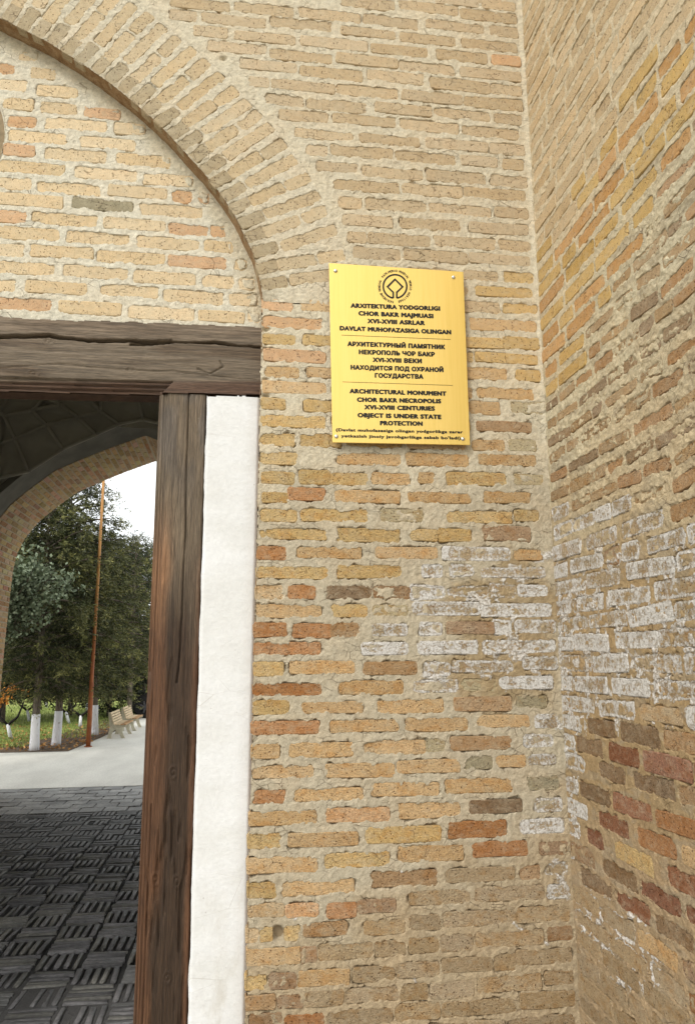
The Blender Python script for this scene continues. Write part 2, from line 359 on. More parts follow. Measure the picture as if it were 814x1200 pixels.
# each course: left px, right px, centre py, kind of brick
FRONT = """
468,536,9,u;540,604,19,u;510,560,1,u;565,603,6,u;400,462,4,u;200,269,5,u;274,344,11,u;200,231,18,u;237,311,24,u;227,266,37,u
350,422,18,u;426,489,25,u;499,566,31,u;574,606,37,u;317,388,28,u;400,462,38,u;469,533,46,u;541,605,53,u
276,345,44,u;352,430,51,u;435,500,59,u;512,570,66,u;577,609,71,q;244,312,56,u;317,388,66,u;394,465,71,u;468,533,79,u;539,610,87,u
282,347,77,u;352,424,86,u;431,496,90,u;505,573,100,u;575,611,105,u;292,314,96,u;319,392,101,u;394,466,107,u;471,541,114,u;543,612,121,u
312,355,117,u;360,429,124,u;440,505,128,u;509,573,134,u;580,611,139,u;328,384,136,u;390,463,141,u;469,537,148,u;543,607,155,u
346,413,158,u;422,491,164,u;500,571,170,u;574,614,175,u;359,383,176,u;388,460,178,u;463,533,185,u;540,581,189,u;589,612,193,u
372,418,196,u;425,494,203,p;500,568,207,u;575,617,212,p;392,468,218,u;471,541,223,u;544,615,227,p;398,423,238,u;429,500,241,u;503,575,246,u;580,618,249,u
402,459,259,u;469,539,263,u;550,618,268,u;408,428,278,u;431,503,281,u;510,580,284,u;584,620,288,u;414,468,297,u;474,547,300,u;550,620,304,u
543,583,323,u;590,625,325,y;414,470,318,u;478,538,321,u;557,623,342,y;470,548,339,u;395,463,337,u;543,585,360,p;590,629,362,y;390,460,357,y;466,538,360,u
551,627,381,o;470,545,380,u;388,462,378,u;545,589,402,y;590,631,402,y;402,468,399,y;472,541,401,y;545,554,419,y;557,629,420,y;470,541,419,o;389,462,418,o
546,593,438,o;605,632,440,y;405,470,437,o;476,543,438,o;560,625,461,o;478,552,460,o;389,470,456,o;550,585,478,o;598,638,478,z;404,470,477,y;478,542,478,y;559,622,500,p;478,550,498,y;389,470,496,y
308,342,357,q;353,390,358,o;308,378,378,q;309,346,398,y;356,400,399,y;309,381,417,q;311,349,436,o;360,400,437,o;308,381,454,o;307,334,473,y;357,400,476,y;306,381,494,y
306,345,515,y;353,400,516,y;405,470,517,y;478,545,519,o;554,590,522,o;597,627,522,z
306,348,537,y;396,469,538,o;477,548,539,o;561,627,539,o;307,344,560,y;351,386,559,y;388,430,561,y;436,479,561,o;491,508,560,o;524,592,561,y;603,636,562,z
308,336,583,y;338,381,579,r;394,468,582,o;479,551,583,o;568,620,583,o;306,346,604,y;354,431,604,y;447,495,604,z;524,600,606,y;603,630,604,y
305,382,626,y;396,468,627,y;481,512,627,y;514,551,627,y;566,621,625,b
302,335,648,r;350,423,648,o;441,512,648,o;519,597,649,w;603,634,650,o
302,383,671,y;396,470,670,y;495,517,669,w;527,554,669,w;565,637,671,w
300,331,694,t;338,369,694,r;383,435,694,d;437,480,694,b;481,520,694,w;524,572,693,w;575,603,692,w;607,640,692,w
301,376,716,o;390,430,716,y;437,476,715,z;485,561,713,w;564,645,715,w
298,335,738,r;344,388,739,r;388,420,738,p;437,477,738,w;492,517,737,w;524,578,736,b;578,598,735,w;604,650,734,w
298,375,760,r;425,477,760,w;491,559,759,w;566,650,758,w;298,332,784,y;340,415,782,o;427,487,783,p;498,527,784,w;531,600,781,w;613,652,777,w
298,375,808,r;398,472,806,o;485,536,804,w;541,580,803,z;586,647,800,w;297,338,829,y;355,425,829,o;443,519,828,o;533,598,825,p;605,640,823,g
296,373,853,r;388,466,851,o;476,547,849,o;559,619,845,o;627,652,845,w;296,327,881,o;340,413,879,o;426,499,876,o;500,520,874,z;529,598,871,p;614,647,868,w
297,366,905,o;383,461,903,o;466,539,898,o;545,576,894,g;582,615,892,o;620,650,890,w
296,334,934,r;346,425,931,o;437,514,925,o;523,600,921,o;619,654,918,g
293,371,959,o;383,456,955,q;468,539,950,o;551,610,945,d;627,657,943,w
291,328,986,y;338,419,984,o;430,517,978,y;525,593,972,r;610,660,968,w
290,371,1014,o;381,456,1008,y;468,543,1000,o;554,617,995,r;632,664,994,b
290,323,1044,y;332,415,1040,o;436,512,1030,p;524,603,1025,m;610,632,1023,p;640,664,1018,w
291,333,1067,t;336,372,1067,q;384,417,1067,r;420,463,1062,b;480,551,1052,m;556,637,1047,m;642,665,1045,w
289,302,1097,t;306,318,1095,y;335,350,1094,y;356,406,1089,p;427,474,1087,m;480,515,1081,m;520,603,1076,m;606,667,1072,m
290,351,1121,o;354,370,1119,b;374,437,1115,m;440,474,1112,m;480,514,1108,m;517,553,1105,m;559,637,1100,m;642,669,1094,b
288,311,1152,y;316,346,1150,b;350,409,1146,o;415,462,1142,m;466,514,1137,m;519,576,1131,m;580,603,1128,m;606,669,1121,m
289,322,1175,p;326,354,1174,b;358,402,1170,m;406,466,1166,m;470,500,1163,m;505,555,1160,m;559,634,1153,m;639,671,1146,m
294,330,1198,b;334,378,1197,r;383,460,1192,m;464,515,1186,m;519,603,1181,m;610,672,1172,m
"""
TYMP = """
0,18,81,q;0,32,100,k;23,44,66,k;37,65,86,k;44,91,107,k;5,39,122,k;48,90,127,k;99,141,133,q;10,42,143,q;53,125,146,k;135,170,151,k;11,78,161,k;95,158,168,k;5,41,176,q
53,125,182,k;137,200,188,k;0,76,197,k;88,161,204,k;169,226,211,k;0,36,215,k;44,118,221,k;127,195,225,k;202,226,231,q;233,244,232,q
-8,74,235,k;85,156,240,g;165,237,247,k;-30,32,253,q;38,114,257,k;123,193,263,k;198,244,269,q;247,264,271,q
-12,69,273,k;79,152,279,k;161,234,285,k;240,272,289,k;-44,28,292,k;36,109,295,k;115,194,302,k;198,265,307,q;275,288,310,k
-12,65,314,k;75,150,319,k;158,229,326,k;238,273,330,k;281,298,333,k;-56,18,333,k;31,101,337,k;118,185,341,k;193,261,348,k;269,302,351,k
-14,60,356,q;70,142,361,k;152,227,367,k;234,286,371,k;290,304,372,k
"""
def parse(t): return [(float(a), float(b), float(c), d) for a, b, c, d in (e.split(',') for e in t.replace('\n', ';').split(';') if e.strip())]
def traced(rows, Y, hfun):
    out = []
    for x0, x1, yc, k in rows:
        a = onY(x0, yc, Y); b = onY(x1, yc, Y); c = onY((x0+x1)/2, yc, Y)
        out.append(Brick(c[0], c[2], b[0]-a[0], hfun(yc, k), random.gauss(0, .006), k, None, random.gauss(0, .0012)))
    return out
front = traced([(a, b, c, ('u' if (k == 'p' and c < 400) else k)) for a, b, c, k in parse(FRONT)], FY, lambda y, k: random.gauss(.0410, .0025) if y < 310 else random.gauss(.0372, .0040))
# intrados of the big arch on the wall face
ARC = [(-66, -10), (-40, 4), (-20, 12), (0, 21), (52, 47), (91, 71), (128, 97), (157, 120), (182, 142), (200, 160), (215, 177), (238, 202), (258, 227), (274, 251), (286, 276), (296, 296), (301, 313), (306, 337), (308, 352)]
ARCW = np.array([onY(x, y, FY)[[0, 2]] for x, y in ARC])
AXC = ARCW[0, 0]                                   # centre line of the doorway
def resample(P, step):
    seg = np.hypot(*np.diff(P, axis=0).T); s = np.concatenate([[0], np.cumsum(seg)]); n = int(s[-1]/step)
    t = np.linspace(0, s[-1], n+1); return np.stack([np.interp(t, s, P[:, 0]), np.interp(t, s, P[:, 1])], 1), t
ARCF = np.concatenate([ARCW, (ARCW[:0:-1]*[-1, 1] + [2*AXC, 0])])   # right half then mirrored left half, from apex
right_half, _ = resample(ARCW[::-1], .0615)        # from springing up to apex
vous = []
def ring(pts, sgn):
    out = []
    n = len(pts)
    for i in range(n):
        p = pts[i]; t = pts[min(i+1, n-1)]-pts[max(i-1, 0)]; t /= np.hypot(*t)
        nrm = np.array([t[1], -t[0]])*sgn
        # the lowest courses lean only slightly out of level
        if nrm[1] < .22: nrm = np.array([sgn*math.cos(.2), math.sin(.2)])
        a = math.atan2(nrm[1], nrm[0]); r = .004
        for L in ((.070, .142, .098) if i % 2 else (.092, .217)):
            c = p+nrm*(r+L/2); c = c+np.array([random.gauss(0, .002), random.gauss(0, .002)])
            k = 'g' if r < .01 else 'o'
            out.append(Brick(c[0], c[1], L, .0415, a+random.gauss(0, .012), 'k' if k == 'o' else 'g', (205, 184, 148) if k == 'o' else (178, 162, 132), random.gauss(0, .001)))
            r += L+(.001 if L < .08 else .014)
    return out
vous = ring(right_half[1:], 1.0)
mir = right_half[1:]*[-1, 1]+[2*AXC, 0]
vous += ring(mir, -1.0)
RING_T = .335
def arc_dist(U, Vv):
    """signed distance to the intrados: negative inside the opening"""
    P = resample(ARCF[np.argsort(ARCF[:, 0])], .02)[0]
    best = np.full(U.shape, 9.)
    for k in range(len(P)-1):
        a, b = P[k], P[k+1]; e = b-a; q = np.clip(((U-a[0])*e[0]+(Vv-a[1])*e[1])/(e@e), 0, 1)
        best = np.minimum(best, np.hypot(U-a[0]-q*e[0], Vv-a[1]-q*e[1]))
    top = np.interp(U, P[:, 0], P[:, 1], left=-9, right=-9)
    inside = Vv < top
    return np.where(inside, -best, best)
ZS = ARCW[-1, 1]                                   # springing height
# edge of the brickwork against the white strip
JA, JB = onY(307, 352, FY), onY(287, 1200, FY)
def jamb_x(z): return JB[0]+(JA[0]-JB[0])*(z-JB[2])/(JA[2]-JB[2])
# course heights at the corner
CORN = [19, 38, 55, 72, 89, 106, 123, 140, 157, 176, 194, 213, 229, 250, 270, 289, 305, 327, 344, 362, 383, 403, 421, 441, 462, 480, 501, 522, 540, 563, 584, 605, 626, 650,
        671, 691, 713, 733, 755, 777, 800, 823, 845, 868, 890, 918, 943, 968, 994, 1018, 1045, 1072, 1094, 1121, 1146, 1172]
CZ = [float(onY(corner_x, y, FY)[2]) for y in CORN for corner_x in (610+.058*y,)]
up = [CZ[0]+.0655*k for k in range(1, 7)]; dn = [CZ[-1]-.066*k for k in range(1, 60) if CZ[-1]-.066*k > .03]
# courses outside the picture, so the wall goes on
for z in up:
    x = AXC-1.6+random.uniform(0, .2)
    while x < XC-.05:
        L = random.choice((.215, .215, .105))
        if abs(arc_dist(np.array([x+L/2]), np.array([z]))[0]) > RING_T+.05 or x > .3: front.append(Brick(x+L/2, z, min(L, XC-.02-x), .042, 0, 'u'))
        x += L+.018
for z in dn:
    x = JB[0]+.004
    while x < XC-.05:
        L = random.choice((.215, .215, .105)); L = min(L, XC-.012-x)
        front.append(Brick(x+L/2, z, L, .046, 0, 'm')); x += L+.016
def keep_front(U, V):
    ad = arc_dist(U, V)
    ok = np.where(V > ZS-.004, (ad > -.0005) & ((ad > RING_T-.004) | (U > 99)), U > jamb_x(V)+(fbm(U*0+3, V, .012, 3, 5)-.5)*.010)
    return ok
def tone_front(U, V, px, py, D):
    pale = L3((217, 206, 180)); mid = L3((195, 183, 158)); tan = L3((172, 152, 118)); low = L3((184, 166, 136))
    w1 = (fbm(U, V, .12, 3, 201)-.5)
    c = mixa(np.broadcast_to(pale, U.shape+(3,)), mid, sst(470, 620, py+w1*160))
    e = ((px-590)/75.)**2 + ((py-745)/95.)**2
    c = mixa(c, tan, sst(1.25, .6, e+w1*1.6))
    c = mixa(c, low, sst(-40, 60, (py-1085)+(px-330)*.42+w1*170))
    c = mixa(c, L3((216, 204, 178)), sst(.58, .75, fbm(U, V, .06, 3, 211))*sst(620, 500, py)*.6)
    s = .60*sst(1.2, .3, e+w1*2)*sst(.47, .62, fbm(U, V, .035, 4, 215))
    for a, b, r in (((498, 790), (520, 797), 9), ((630, 655), (645, 650), 9), ((650, 1010), (664, 1050), 8), ((590, 1070), (606, 1086), 3), ((606, 1086), (642, 1107), 3), ((632, 845), (655, 850), 10), ((480, 1135), (500, 1180), 3), ((345, 1078), (352, 1062), 3), ((440, 1035), (470, 1022), 4)):
        dx, dy = b[0]-a[0], b[1]-a[1]; q = np.clip(((px-a[0])*dx+(py-a[1])*dy)/(dx*dx+dy*dy+1e-6), 0, 1)
        s = np.maximum(s, .62*np.exp(-(np.hypot(px-a[0]-q*dx, py-a[1]-q*dy)/r)**2))
    return np.concatenate([c, s[..., None]], -1)
def extra_front(U, V, h):
    px, py = proj(np.stack([U, U*0+FY, V], -1))
    # rotten, uneven foot of the wall; a broken-out brick beside the white strip
    lowm = sst(-40, 60, (py-1085)+(px-330)*.42)
    h = h + lowm*(.005*(fbm(U, V, .05, 4, 301)-.5)+.003*(fbm(U, V, .011, 3, 305)-.5))
    h = h - .035*np.exp(-(((px-326)/7.)**2+((py-1094)/8.)**2)**2)
    for x, y, r, d in ((403, 165-1, 0, 0), (335, 68, 5, .02), (262, 68, 4, .015), (376, 740, 12, .006), (352, 741, 8, .008), (293, 1100, 8, .015), (312, 386, 4, .02), (311, 445, 3, .02), (312, 464, 4, .02), (308, 340, 5, .012)):
        if r: h = h - d*np.exp(-(((px-x)/r)**2+((py-y)/(r*.6))**2))
    # ragged pale fillet down the corner
    e = XC-U; h = h + .006*np.exp(-(e/.010)**2)*(.6+.8*fbm(U, V, .03, 2, 311))*sst(600, 450, py)
    return h
def cover_front(U, V):
    px, py = proj(np.stack([U, U*0+FY, V], -1)); return 0*sst(-40, 60, (py-1085)+(px-330)*.42)
core = plain('wall_core', lin((150, 132, 104)), .95, 30, .2)
w1 = sheet('brick_wall', (0, FY, 0), (1, 0, 0), (0, 0, 1), (0, -1, 0), (AXC-1.75, XC+.012), (0, CZ[0]+.42), .0036, front, keep_front, tone_front, cover=cover_front, extra=extra_front)
tag(w1, 'tan brick wall facing the camera, with the yellow plaque on it and grey damp brick at its foot', 'wall')
print('front', len(front), len(w1.data.vertices))
put_bricks(front, (0, FY, 0), (1, 0, 0), (0, 0, 1), (0, -1, 0), w1)
# ring of the arch
def keep_ring(U, V):
    ad = arc_dist(U, V); return (V > ZS-.004) & (ad > -.0015) & (ad < RING_T+.002)
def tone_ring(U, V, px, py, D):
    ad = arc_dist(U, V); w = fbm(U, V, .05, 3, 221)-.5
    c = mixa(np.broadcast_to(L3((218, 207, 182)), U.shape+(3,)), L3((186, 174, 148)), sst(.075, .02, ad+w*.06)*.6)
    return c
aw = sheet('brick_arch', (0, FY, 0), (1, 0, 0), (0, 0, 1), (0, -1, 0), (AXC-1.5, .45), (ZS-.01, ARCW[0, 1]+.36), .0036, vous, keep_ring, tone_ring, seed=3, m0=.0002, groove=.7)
tag(aw, 'pointed arch of radiating pale bricks framing the infill above the doorway', 'arch')
put_bricks(vous, (0, FY, 0), (1, 0, 0), (0, 0, 1), (0, -1, 0), aw)
# soffit of the arch: brown brick edges, and a jamb face below the springing
TD = .075
P, _ = resample(ARCF[np.argsort(ARCF[:, 0])], .012); P = P[(P[:, 1] > 0)]
rows = []
for j, yy in enumerate(np.linspace(FY-.0005, FY+TD+.02, 7)):
    wob = (fbm(np.arange(len(P))*.012, np.full(len(P), yy), .03, 3, 7)-.5)*.006
    rows.append(np.stack([P[:, 0], np.full(len(P), yy), P[:, 1]+wob], 1))
V_ = np.concatenate(rows); n = len(P); idx = np.arange(7*n).reshape(7, n)
Q_ = np.stack([idx[:-1, :-1], idx[:-1, 1:], idx[1:, 1:], idx[1:, :-1]], -1).reshape(-1, 4)
def soffit_mat():
    t = NT('soffit_brick'); p = t.pos(); n = t.noise(p, 30, 4, .6); f = t.noise(p, 250, 3)
    c = t.mix(t.mr(n, .35, .65), lin((150, 116, 78)), lin((176, 146, 108)))
    c = t.mix(1.0, c, t.gray(t.mr(f, .3, .7, .75, 1.2)), 'MULTIPLY'); return t.fin(c, .9, t.bump(t.math('ADD', n, f), .006))
M['soffit'] = soffit_mat()
fast_mesh('soffit', V_, Q_, M['soffit'], aw)
# ------------------------------------------------------------------ infill above the lintel
TY = FY+TD
tym = traced(parse(TYMP), TY, lambda y, k: random.gauss(.0425, .002))
def tymp_left():
    out = []
    for k in range(17):
        z = onY(0, 352-20.3*k, TY)[2]; x = AXC*2+1.0 - 1.15 - (k % 2)*.11
        x = AXC-1.02+random.uniform(0, .1)
        while x < onY(-60, 300, TY)[0]-.1:
            L = random.choice((.215, .215, .1)); rr = math.hypot(x+L/2-AXC, z-onY(0, 160, TY)[2])
            if arc_dist(np.array([x+L/2]), np.array([z]))[0] < -.12 and rr > .32: out.append(Brick(x+L/2, z, L, .043, 0, 'k'))
            x += L+.018
    return out
tym += tymp_left()
NC = (AXC, float(onY(0, 160, TY)[2])); NR = float(onY(5, 160, TY)[0])-AXC    # round blind window left of the frame
def keep_t(U, V):
    ad = arc_dist(U, V); return (ad < .012) & (np.hypot(U-NC[0], (V-NC[1])*.8) > NR)
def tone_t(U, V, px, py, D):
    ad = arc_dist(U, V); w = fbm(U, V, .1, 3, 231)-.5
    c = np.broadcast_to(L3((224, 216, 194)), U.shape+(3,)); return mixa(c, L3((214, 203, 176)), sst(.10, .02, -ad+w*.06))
def cov_t(U, V):
    ad = -arc_dist(U, V); w = fbm(U, V, .06, 3, 241)-.5; return .95*sst(.06, .02, ad+w*.05)
zt = float(onY(150, 376, TY)[2])
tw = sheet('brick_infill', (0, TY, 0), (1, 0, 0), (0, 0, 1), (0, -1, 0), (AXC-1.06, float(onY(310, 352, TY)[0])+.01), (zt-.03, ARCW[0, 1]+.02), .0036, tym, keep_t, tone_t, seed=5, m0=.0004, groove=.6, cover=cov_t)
tag(tw, 'flush pale peach brick infill under the arch, above the dark lintel', 'wall')
put_bricks(tym, (0, TY, 0), (1, 0, 0), (0, 0, 1), (0, -1, 0), tw)
print('ring', len(vous), 'tymp', len(tym), len(tw.data.vertices), len(aw.data.vertices))
M['plaster'] = None
def plaster(name, c1, c2, b=.0015):
    t = NT(name); p = t.pos(); n = t.noise(t.mapv(p, (1, 1, 2.2)), 5, 4, .6); f = t.noise(p, 90, 4, .65)
    c = t.mix(t.mr(n, .35, .7), c1, c2); c = t.mix(1.0, c, t.gray(t.mr(f, .25, .75, .95, 1.04)), 'MULTIPLY')
    ck = t.vor(t.mapv(p, (1, 1, 3.2)), 3.1, 'DISTANCE_TO_EDGE'); cm = t.math('MULTIPLY', t.mr(ck, 0, .004, 1, 0), t.mr(t.noise(p, 3, 2), .52, .6))
    c = t.mix(t.math('MULTIPLY', cm, .5), c, (.35, .31, .26))
    sp = t.math('MULTIPLY', t.mr(t.vor(p, 34), .05, .11, 1, 0), t.mr(t.noise(p, 8, 2), .58, .66)); c = t.mix(t.math('MULTIPLY', sp, .5), c, (.3, .26, .22))
    sz = t.n('ShaderNodeSeparateXYZ'); t.l(p, sz.inputs[0]); dz = t.mr(sz.outputs[2], 1.5, .2)
    gr = t.math('MULTIPLY', t.mr(t.noise(t.mapv(p, (1, 1, .45)), 9, 5, .7), .5, .75), t.math('ADD', .12, t.math('MULTIPLY', dz, .55))); c = t.mix(gr, c, (.46, .42, .35))
    scu = t.mr(t.noise(t.mapv(p, (1, 1, 7)), 12, 4, .6), .62, .72); c = t.mix(t.math('MULTIPLY', scu, .18), c, (.45, .43, .40))
    return t.fin(c, .8, t.bump(t.math('ADD', f, t.math('MULTIPLY', n, 2.0)), b), spec=.3)
M['plaster'] = plaster('white_plaster', (.64, .632, .60), (.69, .685, .665))
# blind round window (plastered reveal) just at the picture's edge
mb = MB(); n = 48
for k in range(n):
    a = 2*math.pi*k/n; x = NC[0]+math.cos(a)*(NR+.004); z = NC[1]+math.sin(a)*(NR+.004)/.8
    mb.v += [(x, TY-.002, z), (NC[0]+(x-NC[0])*.9, TY+.07, NC[1]+(z-NC[1])*.9), (NC[0]+(x-NC[0])*.9, TY+.2, NC[1]+(z-NC[1])*.9)]
for k in range(n):
    a, b = 3*k, 3*((k+1) % n); mb.f += [(a, a+1, b+1, b), (a+1, a+2, b+2, b+1)]
mb.f.append(tuple(3*k+2 for k in range(n)))
rv = mb.build('plaster_reveal', plaster('cream_plaster', lin((214, 210, 190)), lin((226, 220, 200))), tw, True)
# ------------------------------------------------------------------ side wall on the right
def y_at(px, Z):
    k = (px-PW/2)/F; A = (XC*Xw + (Z-1.6)*Zw); B = Yw
    return -(A[0]+k*A[2])/(B[0]+k*B[2])
SIDE = {650: '648,680,w;687,721,w;729,776,w;785,830,p', 671: '649,664,w;668,705,w;708,724,b;729,747,w;758,801,w', 691: '649,680,w;687,725,w;734,789,w;792,830,w',
        713: '649,668,w;671,706,w;713,760,w;766,825,w', 733: '652,688,w;690,733,w;736,787,w;790,832,w', 755: '652,671,w;673,712,w;721,769,w;771,826,w',
        777: '652,692,w;694,735,w;741,796,w;801,850,w', 800: '655,671,w;673,710,w;717,759,w;765,820,w', 823: '657,695,w;701,742,w;750,797,t;805,850,w',
        845: '658,679,w;688,720,d;727,771,d;777,830,p', 868: '657,672,w;675,705,d;714,747,R;754,809,R', 890: '658,684,w;702,730,d;742,789,d;795,850,p',
        918: '664,676,w;679,714,d;718,762,R;768,826,r', 943: '661,687,w;701,735,R;747,792,r;800,850,o', 968: '666,678,w;687,705,R;721,763,y;781,842,R',
        994: '668,695,b;705,745,d;750,797,R;802,860,R', 1018: '680,716,d;721,760,R;768,812,d', 1045: '671,700,m;703,742,m;747,792,o;800,850,b'}
side = []
def side_kind(px, py):
    q = py+1.9*(px-640)
    r = random.random()
    if py < 590:
        if q < 300+random.uniform(-25, 25): a_ = random.uniform(-8, 8); return 'u', (204+a_, 180+a_, 142+a_)
        if q < 470+random.uniform(-30, 30): return ('y', (202, 170, 110)) if r < .65 else ('o', (198, 156, 104))
        return ('b', (174, 148, 112)) if r < .5 else ('b', (154, 132, 104)) if r < .75 else ('p', (178, 144, 106))
    if py < 840: return ('w', None)
    if py < 1010: return ('R', None) if r < .5 else ('p', (150, 112, 84))
    return ('m', None) if r < .8 else ('b', (170, 128, 88))
allz = list(zip(CORN, CZ))+[(-100, z) for z in up]+[(1300, z) for z in dn]
for cy, z in allz:
    y = FY-.008-random.uniform(0, .014)
    if cy in SIDE:
        for x0, x1, _, k in parse(';'.join(e.rsplit(',', 1)[0]+',0,'+e.rsplit(',', 1)[1] for e in SIDE[cy].split(';'))):
            a, b = y_at(x0, z), y_at(x1, z); side.append(Brick(FY-(a+b)/2, z, a-b, random.gauss(.0415, .003), random.gauss(0, .016), k, None, random.gauss(0, .0015))); y = b-.016
    while y > 1.38:
        L = random.choice((.215, .215, .215, .105, .15))
        if 0 < cy < 640: L *= random.choice((1, 1, .9, .7))
        px, py = proj(np.array([XC, y-L/2, z])); k, c = side_kind(px, py); hk = 1.0
        if k in 'bzp' and py < 590: hk = random.uniform(.5, .8); L *= random.uniform(.6, 1.0)
        side.append(Brick(FY-(y-L/2), z, L, random.gauss(.040, .0025)*hk, random.gauss(0, .016 if hk == 1 else .05), k, c, random.gauss(0, .0018))); y -= L+random.uniform(.012, .026)
def shows(b):
    px, py = proj(np.array([[XC, FY-b.u+s_*b.L/2, b.v] for s_ in (-1, 1)])); return px.min() < 818 and py.min() < 1206 and py.max() > -6
side.sort(key=lambda b: (not shows(b), b.u)); print('side showing', sum(shows(b) for b in side))
print('side', len(side))
def tone_side(U, V, px, py, D):
    w = fbm(U, V, .10, 3, 251)-.5; q = py+1.9*(px-640)+w*150
    c = mixa(np.broadcast_to(L3((214, 199, 168)), U.shape+(3,)), L3((208, 196, 166)), sst(330, 470, q))
    c = mixa(c, L3((200, 184, 152)), sst(560, 700, q)); c = mixa(c, L3((174, 150, 112)), sst(560, 690, py+w*120)); c = mixa(c, L3((176, 153, 120)), sst(900, 1050, py+w*100))
    c = mixa(c, L3((168, 154, 130)), sst(.56, .66, fbm(U*.3, V, .02, 3, 255))*sst(300, 450, q)*.5)
    # salt lines along the joints low on the wall
    reg = sst(1, .3, ((px-725)/70.)**2+((py-1100-(px-725)*.55)/70.)**2+w*1.2)
    s = .80*reg*np.exp(-((D-.004)/.007)**2)*sst(.40, .56, fbm(U, V, .03, 3, 261))
    s = np.maximum(s, .58*sst(590, 660, py+w*80)*sst(900, 820, py+w*80)*sst(.50, .64, fbm(U, V, .03, 4, 265)))
    s = np.maximum(s, .72*sst(.56, .66, fbm(U, V, .02, 3, 271))*sst(1, .5, ((px-664)/16.)**2+((py-900)/170.)**2))
    return np.concatenate([c, s[..., None]], -1)
def extra_side(U, V, h):
    px, py = proj(np.stack([U*0+XC, FY-U, V], -1)); q = py+1.9*(px-640)
    m = sst(420, 520, q)*sst(640, 590, py)+sst(980, 1080, py)
    return h + m*(.006*(fbm(U, V, .05, 4, 321)-.5)+.005*(fbm(U*.8, V, .011, 3, 325)-.5))
def cover_side(U, V):
    px, py = proj(np.stack([U*0+XC, FY-U, V], -1)); q = py+1.9*(px-640)
    return np.maximum(.0*sst(430, 520, q)*sst(640, 590, py), .0*sst(980, 1080, py))
vis = [b for b in side]
w2 = sheet('brick_wall', (XC, FY, 0), (0, -1, 0), (0, 0, 1), (-1, 0, 0), (0, 1.27), (0, CZ[0]+.42), .0034, vis, None, tone_side, cover=cover_side, extra=extra_side, seed=9)
tag(w2, 'brick side wall at right, ochre at the top, salt-crusted in the middle and red-brown lower down', 'wall')
put_bricks(vis[:300], (XC, FY, 0), (0, -1, 0), (0, 0, 1), (-1, 0, 0), w2)
if len(vis) > 300:
    mb = MB()
    for b in vis[300:]: mb.box(XC+.001, XC+.03, FY-b.u-b.L/2-.004, FY-b.u+b.L/2+.004, b.v-b.H/2-.004, b.v+b.H/2+.004)
    o = mb.build('brickwork', plain('outer_brickwork', lin((190, 158, 120)), .9, 20, .25, .003), w2); o['kind'] = 'stuff'
# solid masonry behind the faces
MB().box(XC+.018, XC+.9, 1.33, 3.0, 0, CZ[0]+.42).build('masonry_core', core, w2)
mb = MB(); mb.box(float(JA[0])+.012, XC+.018, FY+.022, 3.0, 0, CZ[0]+.42)
mb.box(AXC-1.75, AXC*2-float(JA[0])-.012, FY+.022, 3.0, 0, CZ[0]+.42)
mb.box(AXC*2-float(JA[0])-.012, float(JA[0])+.012, FY+.10, 3.0, 3.45, CZ[0]+.42)
mb.build('masonry_core', core, w1)
MB().box(AXC-1.08, AXC-.55, TY+.016, TY+.2, zt-.02, 3.46).box(AXC+.55, float(JA[0])+.01, TY+.016, TY+.2, zt-.02, 3.46).box(AXC-.55, AXC+.55, TY+.205, TY+.25, zt-.02, 3.46).box(AXC-.55, AXC+.55, TY+.016, TY+.2, zt-.02, zt+.30).build('masonry_core', core, tw)
# brick reveal between wall face and white strip
rz = np.arange(0, ZS+.01, .012); RV = []
for j, yy in enumerate((FY+.001, FY+.02, FY+.04, FY+.075)):
    x = jamb_x(rz)+(fbm(rz, rz*0+j, .03, 3, 17)-.5)*.008+.003; RV.append(np.stack([x, rz*0+yy, rz], 1))
n = len(rz); idx = np.arange(4*n).reshape(4, n)
fast_mesh('reveal', np.concatenate(RV), np.stack([idx[:-1, :-1], idx[:-1, 1:], idx[1:, 1:], idx[1:, :-1]], -1).reshape(-1, 4), M['soffit'], w1)
# ------------------------------------------------------------------ timber door frame
def seg_dist(px, py, pts):
    best = np.full(np.shape(px), 99.)
    for (ax, ay), (bx, by) in zip(pts[:-1], pts[1:]):
        dx, dy = bx-ax, by-ay; q = np.clip(((px-ax)*dx+(py-ay)*dy)/(dx*dx+dy*dy), 0, 1); best = np.minimum(best, np.hypot(px-ax-q*dx, py-ay-q*dy))
    return best
LY = TY-.010
def flat(U, V): return np.stack([U, U*0+LY, V], -1)
lt0, lt1, lb0, lb1 = [onY(x, y, LY) for x, y in ((0, 371), (309, 383), (0, 456), (309, 464))]
lin_z = lambda a, b, U: a[2]+(b[2]-a[2])*(U-a[0])/(b[0]-a[0])
pl0, pl1, pr0, pr1 = [onY(x, y, LY) for x, y in ((186, 462), (155, 1200), (242, 462), (219, 1200))]
lin_x = lambda a, b, V: a[0]+(b[0]-a[0])*(V-a[2])/(b[2]-a[2])
def keep_l(U, V): return (V < lin_z(lt0, lt1, U)+(fbm(U, V*0, .05, 3, 401)-.5)*.012) & (V > lin_z(lb0, lb1, U)) & (U < lt1[0]+.004)
